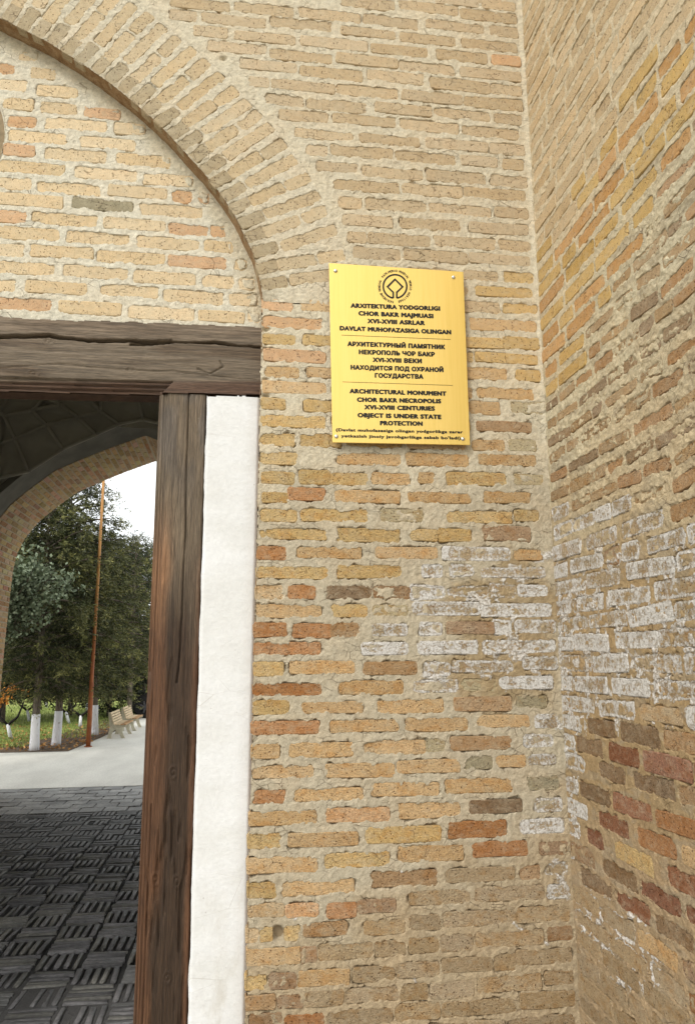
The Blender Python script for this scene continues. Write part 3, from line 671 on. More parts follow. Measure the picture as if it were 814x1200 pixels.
def h_l(U, V, h):
    px, py = proj(flat(U, V)); g = (fbm(U, V*14, .12, 4, 411)-.5)*.004
    h = g.copy()
    wig = (fbm(U, V*0, .05, 3, 412)-.5)*5
    d = seg_dist(px, py+wig*.6, [(-80, 395), (0, 394.6), (59, 393.5), (98, 398.6), (153, 399.4), (200, 400.2)]); wd = 1.1+1.3*fbm(U, V*0, .12, 2, 413)
    h -= .035*np.exp(-(d/wd)**4)
    d = seg_dist(px, py+wig*.4, [(153, 404), (205, 401.5), (252, 400.8), (278, 405), (309, 407)]); h -= .03*np.exp(-(d/(.7+1.1*fbm(U, V*0, .1, 2, 414)))**4)
    below = py-(411+px*.042+wig*.3); h += .006*sst(-1, 1, below)
    d = seg_dist(px, py+wig*.3, [(0, 432), (70, 427), (130, 433), (200, 436), (300, 446)]); h -= .004*np.exp(-(d/.8)**2)
    d = seg_dist(px, py, [(232, 433), (246, 439), (262, 430), (258, 424)]); h -= .006*np.exp(-(d/.9)**2)
    zb = V-lin_z(lb0, lb1, U); m = (U < pl0[0]+.012+zb*.9)
    for k, e in enumerate((.013, .027, .042)):
        h = np.where(m & (zb < e), h-.010, h); h = h-np.where(m, .006*np.exp(-((zb-e)/.0022)**2), 0)
    # knots
    for kx, ky in ((57, 400), (153, 434), (40, 438)):
        r = np.hypot((px-kx)/1.8, py-ky); h += .0022*np.cos(r*1.7)*np.exp(-(r/4.)**2)
    return h
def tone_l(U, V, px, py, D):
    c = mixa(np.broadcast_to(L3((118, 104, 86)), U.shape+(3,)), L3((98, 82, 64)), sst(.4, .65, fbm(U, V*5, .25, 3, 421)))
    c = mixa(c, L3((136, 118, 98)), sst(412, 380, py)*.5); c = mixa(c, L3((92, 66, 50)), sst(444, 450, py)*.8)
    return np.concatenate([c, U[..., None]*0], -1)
fr = empty('door_frame', (AXC, LY, 0)); tag(fr, 'weathered dark timber door frame, cracked lintel over a reddish-brown post', 'door frame')
def under(o, p):
    o.parent = p; o.matrix_parent_inverse = Matrix.Translation(p.location).inverted(); return o
z0l, z1l = lb0[2], lt0[2]
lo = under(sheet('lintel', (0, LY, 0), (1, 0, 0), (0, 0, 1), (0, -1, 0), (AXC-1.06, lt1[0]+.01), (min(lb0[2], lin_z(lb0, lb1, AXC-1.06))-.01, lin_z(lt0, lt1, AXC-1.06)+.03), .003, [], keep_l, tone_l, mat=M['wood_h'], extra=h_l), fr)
mb = MB(); xa, xb = AXC-1.06, float(lt1[0])
za, zb = float(lin_z(lb0, lb1, xa)), float(lin_z(lb0, lb1, xb)); zc, zd = float(lin_z(lt0, lt1, xa))-.012, float(lin_z(lt0, lt1, xb))-.012
mb.add([(xa, LY+.036, za+.002), (xb, LY+.036, zb+.002), (xb, LY+.11, zb+.002), (xa, LY+.11, za+.002), (xa, LY+.036, zc), (xb, LY+.036, zd), (xb, LY+.11, zd), (xa, LY+.11, zc)], [(0, 3, 2, 1), (4, 5, 6, 7), (0, 1, 5, 4), (1, 2, 6, 5), (2, 3, 7, 6), (3, 0, 4, 7)])
darkwood = plain('dark_wood', lin((88, 66, 50)), .7, 30, .25, .003)
bk = mb.build('beam_body', darkwood, lo)
mb = MB()
# underside lip joining the carved face to the beam
mb.add([(xa, LY+.030, za), (xb, LY+.030, zb), (xb, LY+.037, zb+.001), (xa, LY+.037, za+.001)], [(0, 1, 2, 3)])
mb.build('lower_edge', darkwood, lo)
def make_post(mir):
    u0_, u1_ = min(pl0[0], pl1[0])-.005, max(pr0[0], pr1[0])+.015
    def warp_p(U, V): a, b = lin_x(pl0, pl1, V), lin_x(pr0, pr1, V)+.010; return a+(b-a)*(U-u0_)/(u1_-u0_)
    def keep_p(U, V): return V < lin_z(lb0, lb1, U)+.001
    def h_p(U, V, h):
        px, py = proj(flat(U, V)); h = (fbm(U*12, V, .16, 4, 431)-.5)*.0028+(fbm(U*30, V, .1, 3, 432)-.5)*.003
        xb_ = U-lin_x(pl0, pl1, V)
        for e in (.010, .021, .031): h = h-np.where(xb_ < e, .0045, 0)-.006*np.exp(-((xb_-e)/.0022)**2)
        h = h-.012*sst(.006, 0, xb_)-.016*sst(.005, -.004, lin_x(pr0, pr1, V)-U)
        wig = (fbm(V, V*0, .12, 3, 433)-.5)*3
        d = seg_dist(px+wig, py, [(222, 462), (219, 560), (217, 640), (214, 720), (208, 800)]); h -= .012*np.exp(-(d/.8)**2)
        lo_ = sst(700, 860, py)
        h -= .009*lo_*sst(.60, .72, fbm(U*10, V, .22, 3, 434))
        for kx, ky in ((182, 1031), (207, 1033), (196, 1146), (203, 905)):
            r = np.hypot(px-kx, (py-ky)/1.8); h += .003*np.cos(r*1.5)*np.exp(-(r/4.5)**2)
        return h
    def tone_p(U, V, px, py, D):
        xb_ = (U-lin_x(pl0, pl1, V))/.17
        top = np.broadcast_to(L3((114, 99, 80)), U.shape+(3,)); st = fbm(U*7, V, .5, 3, 441)-.5
        c = mixa(top, L3((146, 104, 70)), sst(.55, .05, xb_+st*.7)*sst(560, 680, py)*.8)
        red = mixa(np.broadcast_to(L3((98, 68, 46)), U.shape+(3,)), L3((66, 50, 36)), sst(.28, .45, xb_+st*.5)*sst(1.02, .85, xb_+st*.2))
        red = mixa(red, L3((122, 84, 58)), sst(.8, 1.0, xb_)*.6)
        c = mixa(c, red, sst(640, 780, py+st*160)); c = mixa(c, L3((104, 96, 88)), sst(.5, .7, fbm(U*3, V, .2, 3, 442))*sst(620, 500, py)*.6)
        return np.concatenate([c, (sst(.72, .95, xb_)*sst(760, 600, py))[..., None]*.9], -1)
    o = sheet('post', (0, LY, 0), (1, 0, 0), (0, 0, 1), (0, -1, 0), (u0_, u1_), (0.0, float(lb1[2])+.02), .003, [], keep_p, tone_p, mat=M['wood_v'], extra=h_p, warp=warp_p)
    return o
post = under(make_post(0), fr)
xl, xr = float((pl0[0]+pl1[0])/2), float((pr0[0]+pr1[0])/2)
mb = MB(); mb.add([(pl1[0]+.003, LY+.018, 0), (pr1[0]+.01, LY+.018, 0), (pr1[0]+.01, LY+.15, 0), (pl1[0]+.003, LY+.15, 0), (pl0[0]+.003, LY+.018, float(lb0[2])+.02), (pr0[0]+.01, LY+.018, float(lb0[2])+.02), (pr0[0]+.01, LY+.15, float(lb0[2])+.02), (pl0[0]+.003, LY+.15, float(lb0[2])+.02)],
       [(0, 3, 2, 1), (4, 5, 6, 7), (0, 1, 5, 4), (1, 2, 6, 5), (2, 3, 7, 6), (3, 0, 4, 7)]); mb.build('post_body', darkwood, post)
p2 = bpy.data.objects.new('post', post.data); COL.objects.link(p2); p2.parent = fr; p2.location = (0, 0, 0)
p2.matrix_local = Matrix.Translation((AXC*2-AXC, -LY, 0)) @ Matrix.Diagonal((-1, 1, 1, 1)); 
# ------------------------------------------------------------------ white plaster strip
sa0, sb0 = onY(305.5, 463, LY), onY(287.5, 1200, LY)
su0, su1 = float(pr1[0])-.02, float(sa0[0])+.02
def warp_s(U, V):
    a = lin_x(pr0, pr1, V)+(fbm(V*0, V, .09, 5, 451)-.5)*.009+.002; b = lin_x(sa0, sb0, V)+(fbm(V*0+4, V, .05, 4, 453)-.5)*.010+.003; return a+(b-a)*(U-su0)/(su1-su0)
def keep_s(U, V): return (V < lin_z(lb0, lb1, U)-.004+(fbm(U, V*0, .02, 2, 452)-.5)*.006)
def h_s(U, V, h):
    a = U-lin_x(pr0, pr1, V); b = lin_x(sa0, sb0, V)-U; e = np.minimum(a, b)
    return .004+(fbm(U, V, .3, 3, 461)-.5)*.005+(fbm(U, V, .03, 3, 462)-.5)*.0005-.012*sst(.012, -.006, e)
ps = sheet('plaster_panel', (0, LY, 0), (1, 0, 0), (0, 0, 1), (0, -1, 0), (su0, su1), (0, float(lb1[2])), .004, [], keep_s, None, mat=M['plaster'], extra=h_s, warp=warp_s)
tag(ps, 'tall white plaster strip between the dark post and the bricks', 'plaster')
MB().box(float(pr1[0])+.035, float(sb0[0])-.012, LY+.012, LY+.11, 0, float(lb1[2])-.004).box(float(sb0[0])-.002, float(sa0[0])+.02, LY+.012, LY+.11, .8, float(lb1[2])-.004).build('backing', M['plaster'], ps)
# ------------------------------------------------------------------ plaque
GY = FY-.028
C4 = [onY(x, y, GY) for x, y in ((385.5, 308), (542.5, 318.5), (550.5, 521.5), (389.5, 518.5))]
def gold():
    t = NT('brushed_brass'); p = t.pos(); n = t.noise(t.mapv(p, (6, 6, 260)), 1.5, 3, .6); b = t.noise(t.mapv(p, (260, 260, 4)), 1.2, 3, .6)
    c = t.mix(t.mr(b, .3, .7), lin((229, 196, 106), 1), lin((235, 203, 116), 1))
    t.b.inputs['Coat Weight'].default_value = .25; t.b.inputs['Coat Roughness'].default_value = .12
    return t.fin(c, t.mr(b, .2, .8, .40, .50), t.bump(b, .0004, .5), .85, .5)
M['gold'] = gold(); M['ink'] = plain('black_paint', (.012, .011, .010), .55, 60, .1); M['steel'] = plain('steel', (.62, .61, .58), .3, 60, .1, metal=.9)
pq = empty('wall_plaque', (float(C4[3][0]), GY, float(C4[3][2]))); tag(pq, 'yellow brass plaque screwed to the brick wall, black lettering under a round emblem', 'plaque')
th = .004; a = [Vector(c) for c in C4]; cen = sum(a, Vector())/4
bv = .0012; inner = [c+(cen-c).normalized()*bv*1.4 for c in a]
V8 = [c+Vector((0, .0, 0)) for c in inner]+[c+Vector((0, bv*.6, 0)) for c in a]+[c+Vector((0, th, 0)) for c in a]
plate = mesh('plate', V8, [(3, 2, 1, 0)]+[(i, (i+1) % 4, (i+1) % 4+4, i+4) for i in range(4)]+[(i+4, (i+1) % 4+4, (i+1) % 4+8, i+8) for i in range(4)]+[(8, 9, 10, 11)], M['gold'])
under(plate, pq)
TPX = lambda zx, zy: onY(370+zx/4.07, 300+zy/4.07, GY-.0006)
def text_mesh(s, bold=.022):
    cu = bpy.data.curves.new('t', 'FONT'); cu.body = s; cu.size = 1; cu.offset = bold; cu.resolution_u = 3; cu.extrude = 0; cu.space_character = 1.12
    o = bpy.data.objects.new('t', cu); COL.objects.link(o); bpy.context.view_layer.update()
    me = bpy.data.meshes.new_from_object(o.evaluated_get(bpy.context.evaluated_depsgraph_get())); bpy.data.objects.remove(o)
    v = np.empty(len(me.vertices)*3); me.vertices.foreach_get('co', v); return me, v.reshape(-1, 3)
def embolden(me, v, k):
    # several strikes of the same letters, each a hair further out, make the heavy face
    sh = [(-k, 0, 0), (k, 0, 1), (0, k*.7, 2), (0, -k*.7, 3), (k*.6, k*.5, 4), (-k*.6, -k*.5, 5), (k*.6, -k*.5, 6), (-k*.6, k*.5, 7)]
    pol = [tuple(p.vertices) for p in me.polygons]; n = len(v); V = []; Fq = []
    for dx, dy, l in sh: V.append(v+np.array([dx, dy, l])); Fq += [tuple(i+l*n for i in p) for p in pol]
    V = np.concatenate(V); bpy.data.meshes.remove(me); m2 = bpy.data.meshes.new('lettering'); m2.from_pydata(V.tolist(), [], Fq); m2.update(); return m2, V
def text_line(s, x0, y0, x1, y1, cap, name='lettering'):
    me, v = text_mesh(s, 0.0); me, v = embolden(me, v, .09 if cap > 15 else .06); A, B = TPX(x0, y0), TPX(x1, y1); ux = B-A; Ln = np.linalg.norm(ux); ux /= Ln; uz = np.array([-ux[2]*.0, 0, 1.0])
    ch = np.linalg.norm(TPX(x0, y0)-TPX(x0, y0+cap)); mnx, mxx = v[:, 0].min(), v[:, 0].max(); capH = .727
    w = A + np.outer((v[:, 0]-mnx)/(mxx-mnx)*Ln, ux) + np.outer((v[:, 1]/capH-.5)*ch, uz) + np.outer(v[:, 2]*-.00004, [0, 1, 0])
    me.vertices.foreach_set('co', w.astype(np.float32).ravel()); me.update(); me.materials.clear(); me.materials.append(M['ink'])
    o = bpy.data.objects.new(name, me); link(o); under(o, pq); return o
LINES = [("ARXITEKTURA YODGORLIGI", 165, 235, 592, 250), ("CHOR BAKR MAJMUASI", 202, 272, 560, 286), ("XVI-XVIII ASRLAR", 245, 309, 520, 319), ("DAVLAT MUHOFAZASIGA OLINGAN", 113, 343, 645, 363),
         ("АРХИТЕКТУРНЫЙ ПАМЯТНИК", 150, 418, 616, 434), ("НЕКРОПОЛЬ ЧОР БАКР", 204, 457, 567, 469), ("XVI-XVIII ВЕКИ", 270, 494, 505, 501), ("НАХОДИТСЯ ПОД ОХРАНОЙ", 165, 530, 608, 543), ("ГОСУДАРСТВА", 280, 569, 512, 575),
         ("ARCHITECTURAL MONUMENT", 160, 643, 622, 656), ("CHOR BAKR NECROPOLIS", 195, 684, 597, 692), ("XVI-XVIII CENTURIES", 230, 720, 567, 727), ("OBJECT IS UNDER STATE", 198, 758, 598, 767), ("PROTECTION", 305, 796, 509, 799)]
for s, x0, y0, x1, y1 in LINES: text_line(s, x0, y0, x1, y1, 20)
text_line("(Davlat muhofazasiga olingan yodgorlikga zarar", 95, 828, 700, 839, 14)
text_line("yetkazish jinoiy javobgarlikga sabab bo'ladi)", 120, 857, 690, 868, 14)
def strip(name, pts, w, closed=False):
    """flat band along points in plaque pixels"""
    P_ = [np.array(TPX(x, y)) for x, y in pts]; n = len(P_); V = []; Fq = []
    for i in range(n):
        a_ = P_[(i-1) % n] if closed or i else P_[0]; b_ = P_[(i+1) % n] if closed or i < n-1 else P_[-1]
        t = b_-a_; t /= np.linalg.norm(t); nn = np.array([-t[2], 0, t[0]]); k = 1
        if 0 < i < n-1 or closed:
            t1 = P_[i]-a_; t1 /= np.linalg.norm(t1); k = 1/max(.5, math.sqrt((1+float(t1 @ ((b_-P_[i])/np.linalg.norm(b_-P_[i]))))/2))
        V += [P_[i]+nn*w/2*k, P_[i]-nn*w/2*k]
    for i in range(n if closed else n-1):
        j = (i+1) % n; Fq.append((2*i, 2*j, 2*j+1, 2*i+1))
    return V, Fq
ez = (377, 145); em = MB()
A0 = math.radians(90+9); circ = [(ez[0]+56*math.cos(A0+(2*math.pi-math.radians(18))*k/60), ez[1]+56*math.sin(A0+(2*math.pi-math.radians(18))*k/60)) for k in range(61)]
em.add(*strip('r', circ, .0066))
em.add(*strip('s', [(ez[0]-8.5, ez[1]+56), (ez[0]-8.5, ez[1]+28), (ez[0]-36, ez[1]+2), (ez[0], ez[1]-34), (ez[0]+36, ez[1]+2), (ez[0]+8.5, ez[1]+28), (ez[0]+8.5, ez[1]+56)], .0066))
eo = under(em.build('emblem', M['ink']), pq)
def ring_text(s, a0, a1, flip=False):
    V = []; Fq = []; n = len(s)
    for i, chh in enumerate(s):
        if chh == ' ': continue
        me, v = text_mesh(chh, .0); me, v = embolden(me, v, .05); a = math.radians(a0+(a1-a0)*i/max(1, n-1)); r = 75
        c = np.array([ez[0]+r*math.cos(a), ez[1]+r*math.sin(a)])
        tang = np.array([-math.sin(a), math.cos(a)]); rad = np.array([math.cos(a), math.sin(a)])
        if flip: tang, rad = -tang, -rad
        cx = (v[:, 0].min()+v[:, 0].max())/2; base = len(V)
        for q in v:
            p_ = c + tang*(q[0]-cx)*12.0 + rad*(q[1]-.36)*15; V.append(TPX(*p_)+np.array([0, -.00004*q[2], 0]))
        Fq += [tuple(base+k for k in pl.vertices) for pl in me.polygons]
        bpy.data.meshes.remove(me)
    return under(mesh('ring_lettering', V, Fq, M['ink']), pq)
ring_text("PATRIMONIO MUNDIAL", -142, -34); ring_text("WORLD HERITAGE", -18, 76); ring_text("PATRIMOINE MONDIAL", 98, 202)
for y0, y1, xa_, xb_ in ((377, 398, 122, 642), (600, 617, 127, 652)):
    v, f = strip('l', [(xa_, y0), (xb_, y1)], .0016); under(mesh('rule', v, f, plain('thin_rule', lin((84, 62, 28)), .5, 50, .05)), pq)
sc = MB(); rr = .0075
for k in range(5):
    a_ = k/4*math.pi/2
    for j in range(12): w = 2*math.pi*j/12; sc.v.append((math.cos(w)*rr*math.cos(a_*.98), -math.sin(a_)*rr*.75, math.sin(w)*rr*math.cos(a_*.98)))
for k in range(4):
    for j in range(12): sc.f.append((k*12+j, k*12+(j+1) % 12, (k+1)*12+(j+1) % 12, (k+1)*12+j))
sc.f.append(tuple(48+j for j in range(12)))
s0 = None
for x, y in ((393, 317.5), (531, 325), (394, 511.5), (542, 514.5)):
    P_ = onY(x, y, GY)
    if s0 is None: s0 = sc.build('screw', M['steel'], None, True); o = s0
    else: o = bpy.data.objects.new('screw', s0.data); COL.objects.link(o)
    o.location = P_; under(o, pq)
for x, y in ((395, 319), (530, 326), (396, 509), (540, 513)):
    P_ = onY(x, y, GY); b_ = MB().tube([(P_[0], GY+.004, P_[2]), (P_[0], FY+.01, P_[2])], .006, 8).build('spacer', M['steel']); under(b_, pq)
# ------------------------------------------------------------------ passage behind the door
NY, FYY = 9.45, 10.7                           # brick outer arch: near and far edge
PROF = [(1.84, -.01), (1.84, 1.2), (1.83, 1.9), (1.815, 2.4), (1.80, 2.78), (1.77, 3.02), (1.672, 3.261), (1.521, 3.473), (1.333, 3.653), (1.046, 3.897), (.716, 4.062), (.379, 4.217), (0, 4.375)]
BXC = -1.20
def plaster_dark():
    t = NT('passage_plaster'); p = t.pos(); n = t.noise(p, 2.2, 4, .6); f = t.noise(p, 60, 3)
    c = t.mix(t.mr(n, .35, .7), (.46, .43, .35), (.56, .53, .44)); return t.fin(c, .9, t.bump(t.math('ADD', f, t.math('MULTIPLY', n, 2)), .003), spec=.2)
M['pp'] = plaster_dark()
M['pb'] = plain('dimmed_plaster', (.17, .16, .13), .9, 5, .15, .002)  # band plaster darkened in colour to hold down the daylight on it
psg = empty('passage_vault', (BXC, 6.0, 0)); tag(psg, 'dim plastered vault with kite-shaped facets seen through the doorway', 'vault')
PR = np.array(PROF); PF = np.concatenate([PR*[-1, 1], (PR[::-1])[1:]]); PFd, _ = resample(PF, .05)
def loft(prs, name, mat, parent, smooth=True):
    n = len(prs[0][0]); V = np.concatenate([np.stack([BXC+q[:, 0], np.full(n, y), q[:, 1]], 1) for q, y in prs]); k = len(prs); idx = np.arange(k*n).reshape(k, n)
    Q = np.stack([idx[:-1, :-1], idx[:-1, 1:], idx[1:, 1:], idx[1:, :-1]], -1).reshape(-1, 4); return fast_mesh(name, V, Q, mat, parent, smooth)
big = PFd*[1.01, 1]; big[:, 1] = big[:, 1]+np.interp(PFd[:, 1], [2.5, 3.4, 3.75, 4.0, 4.4], [0, .025, .04, .07, .09])
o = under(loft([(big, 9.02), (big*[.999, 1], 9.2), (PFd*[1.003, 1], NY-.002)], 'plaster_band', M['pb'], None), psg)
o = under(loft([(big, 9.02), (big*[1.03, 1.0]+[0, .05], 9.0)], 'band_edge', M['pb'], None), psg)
# wall of the vault above and beside the band, leaning inwards as it rises
def vaulty(X, Z):
    x = abs(X-BXC); return 8.95-.35*max(0, Z-3.7)-.7*max(0, x-1.9)**1.5-.1*max(0, Z-4.5)
def pan(px, py):
    y = 8.9
    for _ in range(12):
        P_ = onY(px, py, y); y = vaulty(P_[0], P_[2])
    return np.array(onY(px, py, y))
vtx = dict(a=(0, 482), b=(18, 514), c=(34, 552), d=(38, 481), e=(71, 474), f=(92, 489), g=(113, 509), h=(118, 482), i=(139, 497), j=(55, 498), k=(74, 526), m=(0, 521), n=(5, 487), o=(53, 465), p=(0, 560), q=(-40, 470), r=(-40, 520), s=(-40, 590), t=(16, 455), u=(90, 452), v=(120, 462), w=(160, 462), x=(186, 470), y=(205, 500), l=(168, 491), A=(-40, 440), B=(16, 440), C=(90, 436), D=(160, 436), E=(205, 440), G=(205, 470), H=(70, 474))
PT = {k_: pan(*v_) for k_, v_ in vtx.items()}
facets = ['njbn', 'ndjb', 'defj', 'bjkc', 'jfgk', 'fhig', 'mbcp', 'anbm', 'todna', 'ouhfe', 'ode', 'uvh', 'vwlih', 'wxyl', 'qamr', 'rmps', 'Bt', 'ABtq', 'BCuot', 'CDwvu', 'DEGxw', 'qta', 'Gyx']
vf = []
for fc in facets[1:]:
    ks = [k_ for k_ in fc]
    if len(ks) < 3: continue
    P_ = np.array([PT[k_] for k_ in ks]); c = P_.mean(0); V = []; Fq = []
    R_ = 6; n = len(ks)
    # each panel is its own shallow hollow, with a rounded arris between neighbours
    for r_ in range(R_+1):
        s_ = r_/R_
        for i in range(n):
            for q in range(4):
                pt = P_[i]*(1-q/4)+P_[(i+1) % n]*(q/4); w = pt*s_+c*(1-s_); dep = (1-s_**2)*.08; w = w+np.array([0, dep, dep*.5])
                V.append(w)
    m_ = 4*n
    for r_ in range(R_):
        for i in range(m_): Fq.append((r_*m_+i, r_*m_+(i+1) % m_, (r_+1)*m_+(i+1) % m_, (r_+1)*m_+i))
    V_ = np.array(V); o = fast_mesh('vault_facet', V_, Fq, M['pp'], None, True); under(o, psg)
ribs = set()
for fc in facets[1:]:
    for i_ in range(len(fc)):
        e_ = tuple(sorted((fc[i_], fc[(i_+1) % len(fc)])))
        if len(fc) > 2: ribs.add(e_)
for a_, b_ in sorted(ribs):
    o = MB().tube([PT[a_]+[0, -.004, 0], PT[b_]+[0, -.004, 0]], .024, 6).build('rib', M['pp'], None, True); under(o, psg)
shell = MB()
# rest of the vault: an outer shell right behind the facets, dome, side walls and the piers beside the arch
W2 = 2.75
prof = big
for i in range(len(prof)-1):
    a_, b_ = prof[i], prof[i+1]; shell.add([(BXC+a_[0], 9.03, a_[1]), (BXC+b_[0], 9.03, b_[1]), (BXC+b_[0]*1.02, 9.2, 6.3), (BXC+a_[0]*1.02, 9.2, 6.3)], [(0, 1, 2, 3)])
shell.box(BXC-4, BXC-1.84*1.01, 9.06, 9.1, -.05, 6.3).box(BXC+1.84*1.01, BXC+4, 9.06, 9.1, -.05, 6.3)
shell.box(BXC-W2-.3, BXC-W2, 2.9, 9.2, -.05, 4.5).box(BXC+W2, BXC+W2+.3, 2.9, 9.2, -.05, 4.5)
under(shell.build('side_wall', M['pp']), psg)
dm = MB(); nr, ns = 10, 40
for i in range(nr+1):
    t_ = i/nr*math.pi/2
    for j in range(ns): w = 2*math.pi*j/ns; dm.v.append((BXC+math.cos(w)*3.7*math.cos(t_), 6.05+math.sin(w)*3.03*math.cos(t_), 4.35+1.9*math.sin(t_)))
for i in range(nr):
    for j in range(ns): dm.f.append((i*ns+j, i*ns+(j+1) % ns, (i+1)*ns+(j+1) % ns, (i+1)*ns+j))
under(dm.build('dome', M['pp'], None, True), psg)
MB().box(BXC-4.6, BXC+4.6, 2.99, 3.0, 4.4, 6.6).box(BXC-4.6, BXC-1.9, 2.98, 3.02, -.05, 4.5).box(XC-.3, BXC+4.6, 2.98, 3.02, -.05, 4.5).build('front_lining', M['pp'])
bpy.data.objects['front_lining'].parent = psg; bpy.data.objects['front_lining'].matrix_parent_inverse = Matrix.Translation(psg.location).inverted()
# outer brick arch
oa = empty('brick_arch', (BXC, 10, 0)); tag(oa, 'far brick archway opening onto the trees, its curved underside laid in rows of small bricks', 'arch')
ms = NT('soffit_mortar'); p_ = ms.pos(); f_ = ms.noise(p_, 120, 3); ms = ms.fin(ms.mix(ms.mr(f_, .3, .7), lin((176, 160, 134)), lin((198, 184, 158))), .95, ms.bump(f_, .004))
far = loft([(PFd, NY), (PFd, FYY)], 'mortar_bed', ms, None); under(far, oa)
sp, _ = resample(np.concatenate([PR*[-1, 1]]), .066)
def soff(n_rows, x_sign, asobj):
    out = []
    for k in range(len(sp)-1):
        a_, b_ = sp[k], sp[k+1]; c = (a_+b_)/2
        if asobj and c[1] < 1.0: continue
        if (not asobj) and x_sign < 0 and c[1] >= 1.0: continue
        t = (b_-a_)/np.hypot(*(b_-a_)); y = NY+.004
        seq = (.105, .215, .215, .215, .215, .215) if k % 2 else (.215, .215, .215, .215, .215, .16)
        for L in seq:
            L2 = min(L, FYY-.004-y)
            if L2 > .03: out.append((c, t, y+L2/2, L2-.004))
            y += L2+.012
    return out
me_cache = [brick_proto(500+i, 0) for i in range(5)]
cnt = 0
for c, t, yy, L in soff(0, -1, True):
    nrm = Vector((t[1], 0, -t[0]));   # pointing into the opening
    if nrm.x*( -c[0]) < 0 and abs(nrm.x) > .3: nrm = -nrm
    if nrm.z > .2: nrm = -nrm
    X = Vector((0, 1, 0)); Z = X.cross(-nrm) ; sx, sz = L, .052
    P_ = Vector((BXC+c[0], yy, c[1]))+nrm*random.uniform(-.001, .002)+nrm*.004
    o = bpy.data.objects.new('brick', random.choice(me_cache)); Yv = -nrm
    Z = X.cross(Yv)
    o.matrix_world = Matrix(((X.x*sx, Yv.x, Z.x*sz, P_.x), (X.y*sx, Yv.y, Z.y*sz, P_.y), (X.z*sx, Yv.z, Z.z*sz, P_.z), (0, 0, 0, 1)))
    k_ = random.random(); b_ = (198, 166, 124) if k_ < .6 else (172, 138, 98) if k_ < .85 else (206, 178, 138); o.color = (*lin([v+random.uniform(-10, 10) for v in b_]), 1)
    link(o); under(o, oa); cnt += 1
print('soffit bricks', cnt)
sb_ = MB()
for sgn in (-1, 1):
    for c, t, yy, L in (soff(0, 1, False) if sgn > 0 else soff(0, -1, False)):
        n_ = Vector((t[1], 0, -t[0]))
        T = Vector((t[0], 0, t[1])); c3 = Vector((c[0], 0, c[1]))
        v = [c3+T*(a_*.026)+Vector((0, b_*L/2, 0)) for a_, b_ in ((-1, -1), (1, -1), (1, 1), (-1, 1))]
        v = [w+n_*.003 for w in v]+[w-n_*.03 for w in v]
        if sgn > 0: v = [Vector((-w.x, w.y, w.z)) for w in v]
        v = [(BXC+w.x, yy+w.y, w.z) for w in v]
        sb_.add(v, [(0, 1, 2, 3), (0, 4, 5, 1), (1, 5, 6, 2), (2, 6, 7, 3), (3, 7, 4, 0)])
o = sb_.build('brickwork', plain('arch_brick', lin((184, 152, 116)), .9, 9, .25, .003)); tag(under(o, oa), kind='stuff')
fm = MB()
out_ = PFd
for i in range(len(out_)-1):
    a_, b_ = out_[i], out_[i+1]
    for yy in (NY+.002, FYY): fm.add([(BXC+a_[0], yy, a_[1]), (BXC+b_[0], yy, b_[1]), (BXC+b_[0]*1.0, yy, 6.5), (BXC+a_[0], yy, 6.5)], [(0, 1, 2, 3)])
fm.box(BXC-5, BXC-1.845, NY+.002, FYY, -.05, 6.5).box(BXC+1.845, BXC+5, NY+.002, FYY, -.05, 6.5).box(BXC-5, BXC+5, 3.0, FYY, 6.5, 6.6)
under(fm.build('masonry', core), oa)
# ------------------------------------------------------------------ floor of the passage
def flo():
    t = NT('old_paving'); p = t.pos(); oi = t.n('ShaderNodeObjectInfo'); n = t.noise(p, 4, 4, .6); f = t.noise(p, 130, 4, .65); g = t.noise(p, 30, 3)
    c = t.mix(t.mr(n, .3, .7), (.125, .123, .118), (.215, .21, .20)); c = t.mix(1.0, c, oi.outputs['Color'], 'MULTIPLY')
    c = t.mix(1.0, c, t.gray(t.mr(g, .3, .7, .75, 1.25)), 'MULTIPLY')
    return t.fin(c, t.mr(g, .3, .7, .42, .7), t.bump(t.math('ADD', g, t.math('MULTIPLY', f, .5)), .008, .9), spec=.45)
M['paving'] = flo(); M['joint'] = plain('paving_joint', (.042, .041, .038), .95, 60, .4, .004)
EY = 11.05
floor = MB().box(BXC-4, BXC+4.2, 2.62, EY-.03, -.25, -.016).build('floor', M['joint']); tag(floor, kind='structure')
pv = []
for i in range(6):
    r = random.Random(i); mb = MB(); o_ = [(-.5, -.5), (0, -.5), (.5, -.5), (.5, 0), (.5, .5), (0, .5), (-.5, .5), (-.5, 0)]
    o_ = [(x+r.uniform(-.012, .012), y+r.uniform(-.07, .07)) for x, y in o_]
    v = [(x, y, -.02) for x, y in o_]+[(x, y, -.003) for x, y in o_]+[(x*.965, y*.82, r.uniform(-.001, .003)) for x, y in o_]
    f = [];
    for k in range(8): j = (k+1) % 8; f += [(k, j, j+8, k+8), (k+8, j+8, j+16, k+16)]
    f.append(tuple(range(16, 24))); me = bpy.data.meshes.new('paving_brick'); me.from_pydata(v, [], f); me.materials.append(M['paving']); me.shade_smooth(); me.update(); pv.append(me)
pcs = []
BS = .238; nbx, nby = int(8/BS), int((9.35-2.75)/BS)
x00 = BXC-3.9
for j in range(nby):
    for i in range(nbx):
        bx, by = x00+(i+.5)*BS+random.gauss(0, .003), 2.76+(j+.5)*BS+random.gauss(0, .003)
        for k in range(5):
            o_ = (k-2)*BS/5
            dz = random.gauss(0, .002)+(-.009 if random.random() < .07 else 0)
            pcs.append((bx+o_, by, BS*.93, BS/5*.70, 90, dz) if (i+j) % 2 else (bx, by+o_, BS*.95, BS/5*.74, 0, dz))
